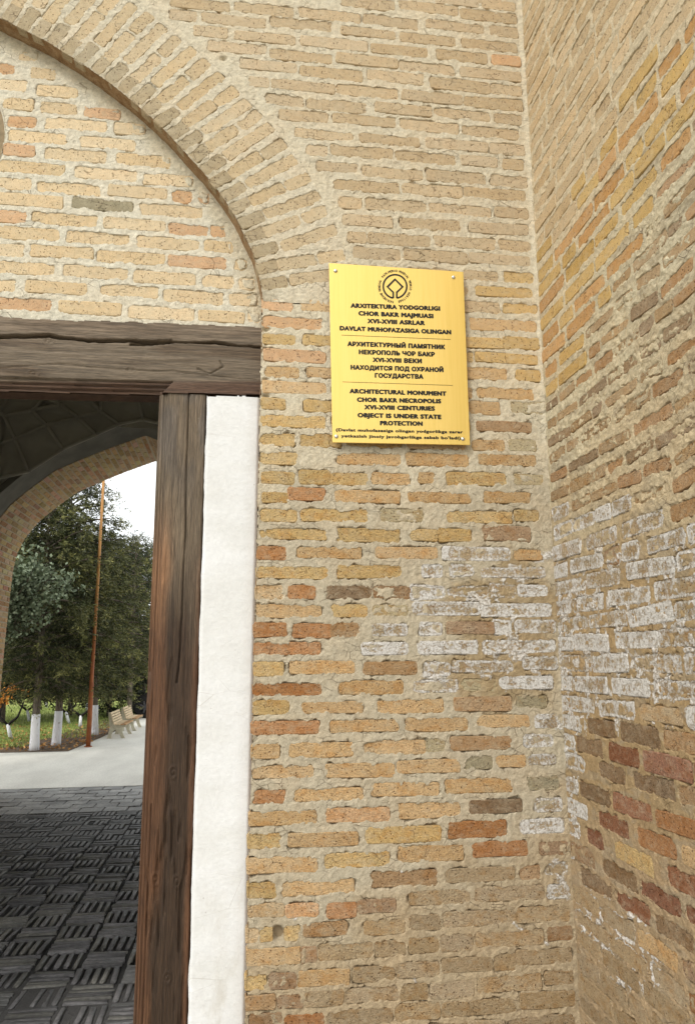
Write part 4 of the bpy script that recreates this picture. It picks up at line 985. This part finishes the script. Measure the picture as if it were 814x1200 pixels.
def seen(x, y):
    px, py = proj(np.array([x, y, 0.])); return -8 < px < (pl0[0]+.0)*0+188-(py-460)*.042 and 780 < py < 1215
vis_p = [q for q in pcs if seen(q[0], q[1])]; vis_p.sort(key=lambda q: q[1]); single = set(map(id, vis_p[:300])); print('paving visible', len(vis_p))
gx_ = np.linspace(-2.6, .2, 110); gy_ = np.linspace(2.7, 9.3, 260); GX, GYY = np.meshgrid(gx_, gy_, indexing='ij')
GZ = -.015+.012*sst(4.7, 4.1, GYY+(fbm(GX, GYY, .5, 3, 601)-.5)*1.0)+.004*sst(.55, .72, fbm(GX, GYY, .35, 3, 602))
GZ = np.minimum(GZ, -.0042)+.004*(fbm(GX, GYY, .05, 2, 603)-.5)
ii = np.arange(GX.size).reshape(GX.shape)
def grit():
    t = NT('grit'); p = t.pos(); n = t.noise(p, 90, 4, .7); s = t.n('ShaderNodeSeparateXYZ'); t.l(p, s.inputs[0]); k = t.mr(s.outputs[2], -.013, -.004)
    return t.fin(t.mix(t.math('MULTIPLY', k, t.mr(n, .3, .7, .6, 1)), (.03, .029, .027), (.13, .125, .12)), .9, t.bump(n, .006))
o = fast_mesh('dirt', np.stack([GX, GYY, GZ], -1).reshape(-1, 3), np.stack([ii[:-1, :-1], ii[1:, :-1], ii[1:, 1:], ii[:-1, 1:]], -1).reshape(-1, 4), grit(), floor); o['kind'] = 'stuff'
stuff = MB()
for q in pcs:
    x, y, L, Wd, a, dz = q
    if id(q) in single:
        o = bpy.data.objects.new('paving_brick', random.choice(pv)); o.location = (x, y, dz); o.rotation_euler = (random.gauss(0, .014), random.gauss(0, .014), math.radians(a)+random.gauss(0, .035)); o.scale = (L*random.uniform(.88, 1.02), Wd*random.uniform(.8, 1.15), 1)
        w_ = y < 4.15; s = random.uniform(.75, 1.3); o.color = (s*1.02, s, s*(1.04 if random.random() < .5 else .93), 1); link(o, floor)
    else:
        hx, hy = (L/2, Wd/2) if a == 0 else (Wd/2, L/2); hx, hy = hx*random.uniform(.94, 1.02), hy*random.uniform(.9, 1.05); t1 = dz+random.uniform(-.002, .002)
        stuff.add([(x-hx, y-hy, -.018), (x+hx, y-hy, -.018), (x+hx, y+hy, -.018), (x-hx, y+hy, -.018), (x-hx*.96, y-hy*.9, t1), (x+hx*.96, y-hy*.9, t1), (x+hx*.96, y+hy*.9, t1), (x-hx*.96, y+hy*.9, t1)],
                  [(0, 1, 5, 4), (1, 2, 6, 5), (2, 3, 7, 6), (3, 0, 4, 7), (4, 5, 6, 7)])
o = stuff.build('paving_bricks', M['paving'], floor); o['kind'] = 'stuff'
y = 2.76+nby*BS+.01
fl = MB(); fl.v = []; r = random.Random(3)
flag = []
for i in range(3):
    mb = MB(); q = .5; v = [(-q, -q, -.02), (q, -q, -.02), (q, q, -.02), (-q, q, -.02), (-q*.97, -q*.97, 0), (q*.97, -q*.97, .001*i), (q*.97, q*.97, 0), (-q*.97, q*.97, -.001*i)]
    me = bpy.data.meshes.new('paving_tile'); me.from_pydata(v, [], [(0, 1, 5, 4), (1, 2, 6, 5), (2, 3, 7, 6), (3, 0, 4, 7), (4, 5, 6, 7)]); me.materials.append(M['paving']); me.update(); flag.append(me)
row = 0
while y < EY-.1:
    x = BXC-3.9+(row % 2)*.12
    while x < BXC+4:
        px, _ = proj(np.array([x, y, 0.]))
        if -30 < px < 200:
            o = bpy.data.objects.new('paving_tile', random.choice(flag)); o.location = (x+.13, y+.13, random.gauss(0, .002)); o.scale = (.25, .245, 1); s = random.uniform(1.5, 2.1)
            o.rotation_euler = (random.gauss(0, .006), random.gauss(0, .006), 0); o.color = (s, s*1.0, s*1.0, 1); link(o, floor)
        x += .26
    y += .256; row += 1
# ------------------------------------------------------------------ ground outside
def conc():
    t = NT('concrete'); p = t.pos(); n = t.noise(t.mapv(p, (1, .35, 1)), 2.0, 5, .6); f = t.noise(p, 40, 3)
    c = t.mix(t.mr(n, .3, .7), (.62, .60, .54), (.74, .72, .65)); c = t.mix(1.0, c, t.gray(t.mr(f, .3, .7, .9, 1.08)), 'MULTIPLY')
    return t.fin(c, .85, t.bump(f, .003))
def grass_mat():
    t = NT('lawn'); p = t.pos(); n = t.noise(p, 1.3, 5, .65); f = t.noise(p, 22, 4, .7)
    c = t.mix(t.mr(n, .35, .65), (.17, .25, .055), (.36, .40, .11)); c = t.mix(t.mr(f, .52, .66), c, (.16, .10, .045)); c = t.mix(1.0, c, t.gray(t.mr(f, .3, .7, .7, 1.3)), 'MULTIPLY')
    return t.fin(c, .95, t.bump(f, .03))
MC = conc(); MG = grass_mat(); MS = plain('soil', (.115, .08, .052), .95, 9, .5, .02)
g = MB().add([(-400, -400, -.03), (400, -400, -.03), (400, 800, -.03), (-400, 800, -.03)], [(0, 1, 2, 3)]).build('ground', plain('dry_ground', (.20, .19, .13), .95, .8, .3)); tag(g, kind='structure')
pv_ = MB()
xs = [-9, -6, -4.35, -3.25, -3.18, -3.0, -2.9]; ys = [15.58, 15.56, 15.55, 15.62, 16.7, 18.1, 19]
pv_.add([(-9, EY-.02, -.2), (12, EY-.02, -.2), (12, 70, -.2), (-2.5, 70, -.2), (-2.88, 21, -.2)]+[(x, y, -.2) for x, y in zip(xs[::-1], ys[::-1])], [tuple(range(12))])
n = len(pv_.v); pv_.v += [(a, b, -.004) for a, b, c in pv_.v]; pv_.f = [tuple(range(n, 2*n))]+[(i, (i+1) % n, (i+1) % n+n, i+n) for i in range(n)]
tag(pv_.build('pavement', MC), kind='structure')
fp = MB().box(-8, XC+.2, -9, 2.64, -.2, -.002).build('forecourt', plain('forecourt_paving', (.36, .34, .30), .9, 3, .2)); tag(fp, kind='structure')
lawn = MB(); nx, ny = 60, 70
for i in range(nx+1):
    for j in range(ny+1):
        x = -24+i*.36; yy = 14.8+(j/ny)**1.6*60; lawn.v.append((x, yy, -.012+.02*(random.random()-.5)*(yy > 15)))
for i in range(nx):
    for j in range(ny):
        a = i*(ny+1)+j
        if lawn.v[a][0] < -3.3 : lawn.f.append((a, a+ny+1, a+ny+2, a+1))
tag(lawn.build('lawn', MG, None, True), kind='structure')
so = MB().add([(-9, 15.4, .002), (-3.1, 15.4, .002), (-2.95, 18, .002), (-2.8, 25, .002), (-3.7, 25, .004), (-4.1, 18, .004), (-4.9, 16.6, .003), (-9, 16.3, .003)], [tuple(range(8))]).build('soil', MS); tag(so, kind='structure')
rs = np.random.default_rng(4)
def leaf_mesh(P, D, Wd, tone, name, mat, parent):
    """two-triangle leaves: base point, direction*length, half width vector"""
    n = len(P); V = np.empty((n, 4, 3)); V[:, 0] = P; V[:, 1] = P+D*.5+Wd; V[:, 2] = P+D; V[:, 3] = P+D*.5-Wd
    idx = np.arange(4*n).reshape(n, 4); o = fast_mesh(name, V.reshape(-1, 3), idx, mat, parent, False)
    a = np.repeat(np.concatenate([tone, np.ones((n, 1))], 1), 4, axis=0); c = o.data.color_attributes.new('tone', 'FLOAT_COLOR', 'POINT'); c.data.foreach_set('color', a.astype(np.float32).ravel()); return o
def leafmat(name, rough=.6):
    t = NT(name); at = t.n('ShaderNodeAttribute', attribute_name='tone'); n = t.noise(t.pos(), 3, 3)
    c = t.mix(1.0, at.outputs['Color'], t.gray(t.mr(n, .3, .7, .7, 1.3)), 'MULTIPLY'); return t.fin(c, rough, spec=.25)
ML = leafmat('foliage')
def unit(v): return v/np.maximum(np.linalg.norm(v, axis=-1, keepdims=True), 1e-9)
# grass blades and fallen leaves
n = 26000; gx = rs.uniform(-11, -3.2, n); gy = 16.2+rs.random(n)**1.5*15; okk = ~((gx > -4.1) & (gy < 18)); gx, gy = gx[okk], gy[okk]; n = len(gx)
P_ = np.stack([gx, gy, np.full(n, -.01)], 1); D_ = np.stack([rs.normal(0, .025, n), rs.normal(0, .025, n), rs.uniform(.03, .08, n)], 1)
tone = np.array([.15, .21, .045])+rs.random((n, 1))*np.array([.20, .18, .06]); W_ = unit(rs.normal(size=(n, 3))*[1, 1, .1])*.008
tag(leaf_mesh(P_, D_, W_, tone, 'grass', ML, None), kind='stuff')
n = 1500; P_ = np.stack([rs.uniform(-9, -3.0, n), 15.6+rs.random(n)**1.4*6, np.full(n, .03)], 1); D_ = unit(rs.normal(size=(n, 3))*[1, 1, .3])*.06; W_ = unit(np.cross(D_, rs.normal(size=(n, 3))))*.02
tag(leaf_mesh(P_, D_, W_, np.array([.30, .15, .05])+rs.random((n, 1))*np.array([.2, .13, .05]), 'fallen_leaves', ML, None), kind='stuff')
# ------------------------------------------------------------------ trees
def bark_mat():
    t = NT('bark'); p = t.pos(); n = t.noise(t.mapv(p, (1, 1, .18)), 40, 4, .65); b = t.noise(p, 5, 3)
    c = t.mix(t.mr(n, .35, .65), (.055, .04, .03), (.20, .16, .12)); c = t.mix(t.mr(b, .4, .7, 0, .5), c, (.15, .14, .11)); return t.fin(c, .9, t.bump(n, .02))
def lime_mat():
    t = NT('limewash'); p = t.pos(); n = t.noise(t.mapv(p, (1, 1, .4)), 22, 5, .7)
    c = t.mix(t.mr(n, .58, .70), (.78, .78, .80), (.34, .31, .28)); return t.fin(c, .9, t.bump(n, .02))
MBK, MLW = bark_mat(), lime_mat()
MBD = plain('dark_bark', (.022, .018, .016), .9, 30, .3)
def trunk(root, x, y, h, r, lean=(0, 0), lime=.42, mat=None):
    pts = [(x+lean[0]*t, y+lean[1]*t, h*t-.03) for t in (0, .03, .1, .25, .45, .7, 1)]
    pts = [(a+random.gauss(0, r*.12), b+random.gauss(0, r*.12), c) for a, b, c in pts]; rad = [r*k for k in (1.22, 1.1, 1.0, .92, .78, .5, .1)]
    o = MB().tube(pts, rad, 10).build('trunk', mat or MBK, None, True); under(o, root)
    if lime:
        q = []; rr_ = []
        for k in range(7):
            zz = -.02+(lime+.02)*k/6; t = (zz+.03)/h; tt = [0, .03, .1, .25, .45, .7, 1]
            cx = np.interp(t, tt, [p[0] for p in pts]); cy = np.interp(t, tt, [p[1] for p in pts]); q.append((cx, cy, zz)); rr_.append(float(np.interp(t, tt, rad))*1.07+.003)
        under(MB().tube(q, rr_, 12).build('whitewash', MLW, None, True), root)
    return pts
KS = 1.126
def up_(h): return 1.6+(h-1.6)*KS
def conifer(x, y, h, r, zb, label, nb=95, dens=1.0, r0=.064, lime=.66, col=((.036, .046, .015), (.38, .36, .12)), name='juniper_tree', lsize=1.0):
    x, y, h, r, zb, r0 = x*KS, y*KS, up_(h), r*KS, up_(zb), r0*KS
    root = empty(name, (x, y, 0)); tag(root, label, 'tree', 'conifers lining the path beyond the passage'); trunk(root, x, y, h*.97, r0, lime=lime)
    Ps, Ds, Ws, Ts = [], [], [], []; tw_ = MB()
    for i in range(nb):
        t = (i+.5)/nb; z = zb+(h-zb)*t**.9; prof = (math.sin(min(1, t*2.2+.22)*math.pi/2)**.8)*(1-t**1.7)**.75; L = r*(prof*rs.uniform(.72, 1.22)+.10)
        a = i*2.39996+rs.normal(0, .25); out = np.array([math.cos(a), math.sin(a), 0]); rise = rs.uniform(-.05, .35)+.5*t
        b0 = np.array([x, y, z]); ss = np.linspace(0, 1, 7); cur = np.stack([b0+out*L*s+np.array([0, 0, L*(rise*s-.45*s*s*(1-t*.7))]) for s in ss])
        if L > .25: tw_.tube(cur[:6], [.022*(1-s*.8)*L+.003 for s in ss[:6]], 4, False)
        nsp = max(4, int(L*30*dens))
        for k in range(nsp):
            s = .22+.80*(k+rs.random())/nsp; base = np.array([np.interp(s, ss, cur[:, q]) for q in range(3)])
            base = base+rs.normal(0, .05+.05*r*(1-abs(s-.6)), 3)*[1, 1, .6]
            side = np.cross(out, [0, 0, 1])*rs.choice((-1, 1)); sd_ = unit(out*rs.uniform(.3, 1)+side*rs.uniform(.1, .9)+np.array([0, 0, rs.uniform(-.7, .25)])); sl = rs.uniform(.13, .30)*lsize
            m = 15; q = rs.random(m)[:, None]; p0 = base+sd_*sl*q+rs.normal(0, .016, (m, 3)); p0[:, 2] -= (q[:, 0]**2)*sl*.25
            d = unit(sd_+rs.normal(0, .55, (m, 3)))*(rs.uniform(.045, .095, (m, 1))*lsize); w = unit(np.cross(d, rs.normal(size=(m, 3))))*(.0095*lsize)
            tip = np.clip((s-.35)*1.2, 0, 1)*rs.uniform(.3, 1); tn = np.array(col[0])*(1-tip*q)+np.array(col[1])*tip*q  # young tips paler; inner sprays darkened in colour to carry the crown's shade
            Ps.append(p0); Ds.append(d); Ws.append(w); Ts.append(tn*rs.uniform(.75, 1.25))
    Ps, Ds, Ws, Ts = map(np.concatenate, (Ps, Ds, Ws, Ts)); pbx = onZ(103.5, 875, 0)
    kp = ~((np.abs(Ps[:, 0]/Ps[:, 1]-pbx[0]/pbx[1]) < .0085) & (Ps[:, 1] < pbx[1]+.1)) | (rs.random(len(Ps)) < .22)   # boughs cut back where the pole stands
    leaf_o = leaf_mesh(Ps[kp], Ds[kp], Ws[kp], Ts[kp], 'crown', ML, None); under(leaf_o, root); under(tw_.build('branches', MBK, None, True), root)
    return root
def at(px, D): return (float((px-280)/900*D))
conifer(at(61, 13.8)+.0, 13.95, 4.55, 1.15, 1.12, 'nearest dark green conifer, whitewashed foot at the corner of the grass', 100, 1.1)
conifer(at(86, 14.7), 14.75, 5.35, 1.25, 1.1, 'tallest dark green conifer, second whitewashed trunk from the left', 120, 1.15)
conifer(at(123, 16.4), 16.6, 4.3, 1.0, 1.0, 'olive-green conifer standing behind the back of the first bench', 100, 1.0)
conifer(at(157, 19.9), 20.6, 4.9, 1.1, 1.25, 'conifer with a bare brown trunk beyond the second bench', 80, .8, lime=0)
def broad(x, y, h, cx, cy, cz, r, n, label, cols, lime=.5, r0=.07, name='broadleaf_tree', lean=(0, 0), ls=.06, group=None, mat=None):
    x, y, h, cx, cy, cz = x*KS, y*KS, up_(h), cx*KS, cy*KS, up_(cz); r = [q*KS for q in r]
    root = empty(name, (x, y, 0)); tag(root, label, 'tree', group); pts = trunk(root, x, y, h, r0, lean, lime, mat); tw_ = MB(); Ps, Ds = [], []
    for i in range(n):
        u_ = unit(rs.normal(size=3)); u_[2] = abs(u_[2])*.9-.25 if cz > 2 else u_[2]; e = np.array([cx, cy, cz])+u_*np.array(r)*rs.uniform(.45, 1.0)
        s0 = np.array(pts[3 if i % 3 else 4]); mid = s0*.5+e*.5+rs.normal(0, .08, 3)
        if i % 2 == 0: tw_.tube([s0, s0*.7+mid*.3, mid, e], [r0*.4, r0*.3, r0*.16, .004], 4, False)
        for k in range(7):
            c = mid+(e-mid)*rs.uniform(.2, 1.1)+rs.normal(0, .09, 3); m = 9
            Ps.append(c+rs.normal(0, .055, (m, 3))); Ds.append(unit(rs.normal(size=(m, 3))+[0, 0, -.2])*rs.uniform(.6, 1.1, (m, 1))*ls)
    P_, D_ = np.concatenate(Ps), np.concatenate(Ds); W_ = unit(np.cross(D_, rs.normal(size=D_.shape)))*ls*.33; q = rs.random((len(P_), 1))
    T_ = np.array(cols[0])*(1-q)+np.array(cols[1])*q
    under(leaf_mesh(P_, D_, W_, T_, 'crown', ML, None), root); under(tw_.build('branches', mat or MBK, None, True), root); return root
broad(-4.4, 12.5, 3.1, -3.45, 12.5, 2.85, (.85, .6, .72), 120, 'broadleaf tree with pale grey-green leaves reaching in from the arch side', ((.07, .10, .05), (.30, .36, .24)), ls=.085, r0=.06)
OR = ((.42, .15, .02), (.62, .30, .06)); OL = ((.13, .13, .03), (.30, .26, .08))
def fruit(px, D, lean, label, cols, n=34, cr=(.34, .34, .26), up_=.95, vs=(-.22, .26)):
    D = D*KS; x = at(px, D); root = empty('young_tree', (x, D, 0)); tag(root, label, 'tree', 'young whitewashed trees on the grass')
    top = np.array([x-lean, D, .30]); under(MB().tube([(x, D, -.02), tuple(top)], [.045, .036], 8).build('whitewash', MLW, None, True), root)
    tw_ = MB(); ends = []
    for v in vs:
        e = top+np.array([v, rs.normal(0, .05), .36]); tw_.tube([top-[0, 0, .02], top+[v*.75, 0, .15], e, e+[v*.3, 0, .3]], [.032, .026, .02, .008], 6); ends.append(e)
    under(tw_.build('branches', MBD, None, True), root); Ps, Ds = [], []
    for i in range(n):
        c = top+np.array([0, 0, up_-.30])+unit(rs.normal(size=3))*np.array(cr)*rs.uniform(.2, 1); m = 16; Ps.append(c+rs.normal(0, .05, (m, 3))); Ds.append(unit(rs.normal(size=(m, 3)))*rs.uniform(.04, .07, (m, 1)))
    P_, D_ = np.concatenate(Ps), np.concatenate(Ds); W_ = unit(np.cross(D_, rs.normal(size=D_.shape)))*.02; q = rs.random((len(P_), 1))
    under(leaf_mesh(P_, D_, W_, np.array(cols[0])*(1-q)+np.array(cols[1])*q, 'crown', ML, None), root); return root
fruit(21, 15.4, .13, 'young tree with orange autumn leaves and a leaning whitewashed stem', OR, 46, (.42, .3, .24), .86)
fruit(39, 16.2, .09, 'young tree with a thin forked dark top beside the orange one', OR, 14, (.34, .3, .12), 1.0)
fruit(3, 16.0, .10, 'orange-leaved young tree half hidden by the archway', OR, 30, (.3, .3, .34), 1.0)
for px, D, lb in ((56.5, 21, 'thin whitewashed tree seen just left of the nearest conifer trunk'), (98, 20, 'small whitewashed tree between the second conifer and the orange pole'), (110, 18.5, 'whitewashed tree partly hidden by the orange pole'),
                  (74, 27, 'far small tree seen between the two nearest conifer trunks'), (12, 27, 'far small tree behind the orange leaves'), (116, 25, 'far small tree between the pole and the bench')):
    fruit(px, D, random.uniform(-.05, .1), lb, OL, 24, (.5, .5, .35), 1.5, (-.3, .3))
# dense dark trees further back
for px, D, h, r_, zb, lb in ((-5, 19, 4.6, 1.5, .95, 'dark bushy conifer far back beside the left edge of the arch'), (28, 20.5, 4.7, 1.6, .95, 'dark bushy conifer behind the orange leaves'), (62, 22, 5.0, 1.6, 1.0, 'dark bushy conifer far behind the nearest conifer trunk'),
                             (98, 23, 5.2, 1.6, .95, 'dark bushy conifer far behind the orange pole'), (140, 22.5, 4.9, 1.35, .25, 'dark bushy conifer low to the ground behind the benches'), (176, 26, 5.4, 1.8, 1.1, 'dark bushy conifer farthest along the path')):
    conifer(at(px, D), D, h, r_, zb, lb, 70, .75, lime=0, col=((.010, .015, .006), (.06, .068, .026)), lsize=1.8)
hd = []
# hazy olive growth closing the view at ground level
for i in range(40):
    pass
n = 42000; hx = rs.uniform(-26, 8, n); hy = rs.uniform(38, 46, n); top = 2.6+1.4*fbm(hx, hx*0, 2.5, 3, 77); hz = rs.random(n)*top
P_ = np.stack([hx, hy, hz], 1); D_ = unit(rs.normal(size=(n, 3)))*.34; W_ = unit(np.cross(D_, rs.normal(size=(n, 3))))*.12
tag(leaf_mesh(P_, D_, W_, np.array([.10, .11, .03])+rs.random((n, 1))*np.array([.16, .14, .06]), 'treeline', ML, None), kind='stuff')
# ------------------------------------------------------------------ pole, benches, vehicle
pb = onZ(103.5, 875, 0); pole = MB().tube([(pb[0], pb[1], -.01), (pb[0], pb[1], 1.2), (pb[0]-.005, pb[1], 1.25), (pb[0]+.01, pb[1], 3.2), (pb[0]+.015, pb[1], 6.6)], [.046, .044, .038, .031, .024], 14)
po = empty('flag_pole', (pb[0], pb[1], 0)); tag(po, 'tall thin orange-painted metal pole standing on the pale paving', 'pole')
def rust():
    t = NT('orange_paint'); p = t.pos(); n = t.noise(p, 9, 4, .6); s = t.n('ShaderNodeSeparateXYZ'); t.l(p, s.inputs[0])
    c = t.mix(t.mr(n, .4, .65), (.34, .11, .035), (.24, .075, .03)); c = t.mix(t.mr(s.outputs[2], 1.5, 3.4), c, (.50, .25, .08)); return t.fin(c, .5, t.bump(n, .002))
MP = rust(); under(pole.build('shaft', MP, None, True), po); under(MB().tube([(pb[0], pb[1], -.005), (pb[0], pb[1], .012)], .075, 14).build('base_plate', MP), po)
def bench_mats():
    t = NT('bench_concrete'); p = t.pos(); n = t.noise(p, 30, 4); return t.fin(t.mix(t.mr(n, .3, .7), (.42, .39, .29), (.54, .50, .38)), .8, t.bump(n, .003))
MBC = bench_mats(); MSL = plain('bench_slat', (.60, .47, .30), .6, 12, .2); MSB = plain('bench_slat_worn', (.42, .25, .12), .6, 12, .3)
SIDEP = [(-.03, .66), (.03, .67), (.07, .52), (.12, .37), (.20, .335), (.42, .345), (.445, .315), (.42, .285), (.34, .275), (.345, .18), (.375, .09), (.43, .0), (.33, .0), (.285, .10), (.245, .20), (.17, .225), (.10, .17), (.07, .09), (.075, 0), (-.04, 0), (-.005, .12), (.02, .24), (.015, .36), (-.015, .52)]
def bench(y0, label):
    root = empty('park_bench', (-2.76, y0, 0)); root.scale = (.82, .85, .82); tag(root, label, 'bench', 'pale slatted benches along the path')
    for yy in (.04, 1.30):
        o = MB().prism([(x, z-.004) for x, z in SIDEP], 1, yy, yy+.075).build('side_frame', MBC); o.parent = root
    for k in range(5):
        t = k/4; x = .015+.085*t*1.0+.0; z = .645-.255*t; o = MB().prism([(x-.012+.0, z-.024), (x+.012, z-.026), (x+.002, z+.022), (x-.020, z+.02)], 1, -.02, 1.44).build('back_slat', MSL); o.location = (.03, 0, 0); o.parent = root
    for k in range(4):
        x = .15+.078*k; o = MB().box(x, x+.058, -.02, 1.44, .338, .362).build('seat_slat', MSL if k < 2 else MSB); o.parent = root
    return root
bench(17.75, 'nearer pale slatted bench beside the whitewashed trunk'); bench(19.6, 'farther pale slatted bench, partly hidden by the nearer one and the post')
car = empty('parked_car', (at(176, 23.7), 24.0, 0)); tag(car, 'black vehicle almost hidden behind the door post, one wheel showing', 'car')
MK = plain('black_car_paint', (.008, .008, .009), .25, 10, .1, spec=.5); MR = plain('tyre_rubber', (.012, .012, .012), .8, 30, .2); MA = plain('alloy', (.10, .10, .11), .4, 30, .1, metal=.7); MGL = plain('car_glass', (.02, .022, .025), .08, 5, .05, spec=.6)
bp = [(-.36, .25), (-.38, .42), (-.30, .56), (-.12, .66), (.45, .76), (.95, 1.12), (2.1, 1.16), (2.9, .84), (3.5, .78), (3.55, .25)]
c_ = MB().prism(bp, 1, 0, 1.6).build('body', MK); c_.parent = car
gl = MB().prism([(.62, .80), (1.0, 1.07), (2.05, 1.10), (2.6, .82)], 1, -.004, 0.0).build('side_window', MGL); gl.parent = car
for wx in (.02, 2.6):
    for wy in (-.03, 1.43):
        w = MB(); 
        for ring_, (rr_, yy) in enumerate(((.17, .0), (.30, -.0), (.325, .03), (.325, .17), (.30, .20), (.17, .20))):
            for k in range(24): a = 2*math.pi*k/24; w.v.append((wx+math.cos(a)*rr_, wy+yy, .315+math.sin(a)*rr_))
        for q in range(5):
            for k in range(24): w.f.append((q*24+k, q*24+(k+1) % 24, (q+1)*24+(k+1) % 24, (q+1)*24+k))
        o = w.build('wheel', MR, None, True); o.parent = car
        sp_ = MB()
        for k in range(7):
            a = 2*math.pi*k/7; ca, sa_ = math.cos(a), math.sin(a); v = []
            for r_, wd in ((.03, .03), (.18, .022)):
                for s_ in (-1, 1):
                    for yy in (.02, .05): v.append((wx+ca*r_-sa_*wd*s_, wy+yy, .315+sa_*r_+ca*wd*s_))
            sp_.add(v, [(0, 1, 5, 4), (2, 6, 7, 3), (0, 4, 6, 2), (1, 3, 7, 5)])
        sp_.tube([(wx, wy+.01, .315), (wx, wy+.06, .315)], .045, 12); rm = sp_.build('rim', MA); rm.parent = o
        dk = MB().tube([(wx, wy+.08, .315), (wx, wy+.10, .315)], .18, 20).build('hub_back', MR); dk.parent = o
print('objects', len(bpy.data.objects), 'tris', sum(len(o.data.polygons)*2 for o in bpy.data.objects if o.type == 'MESH' and o.data.users < 2))
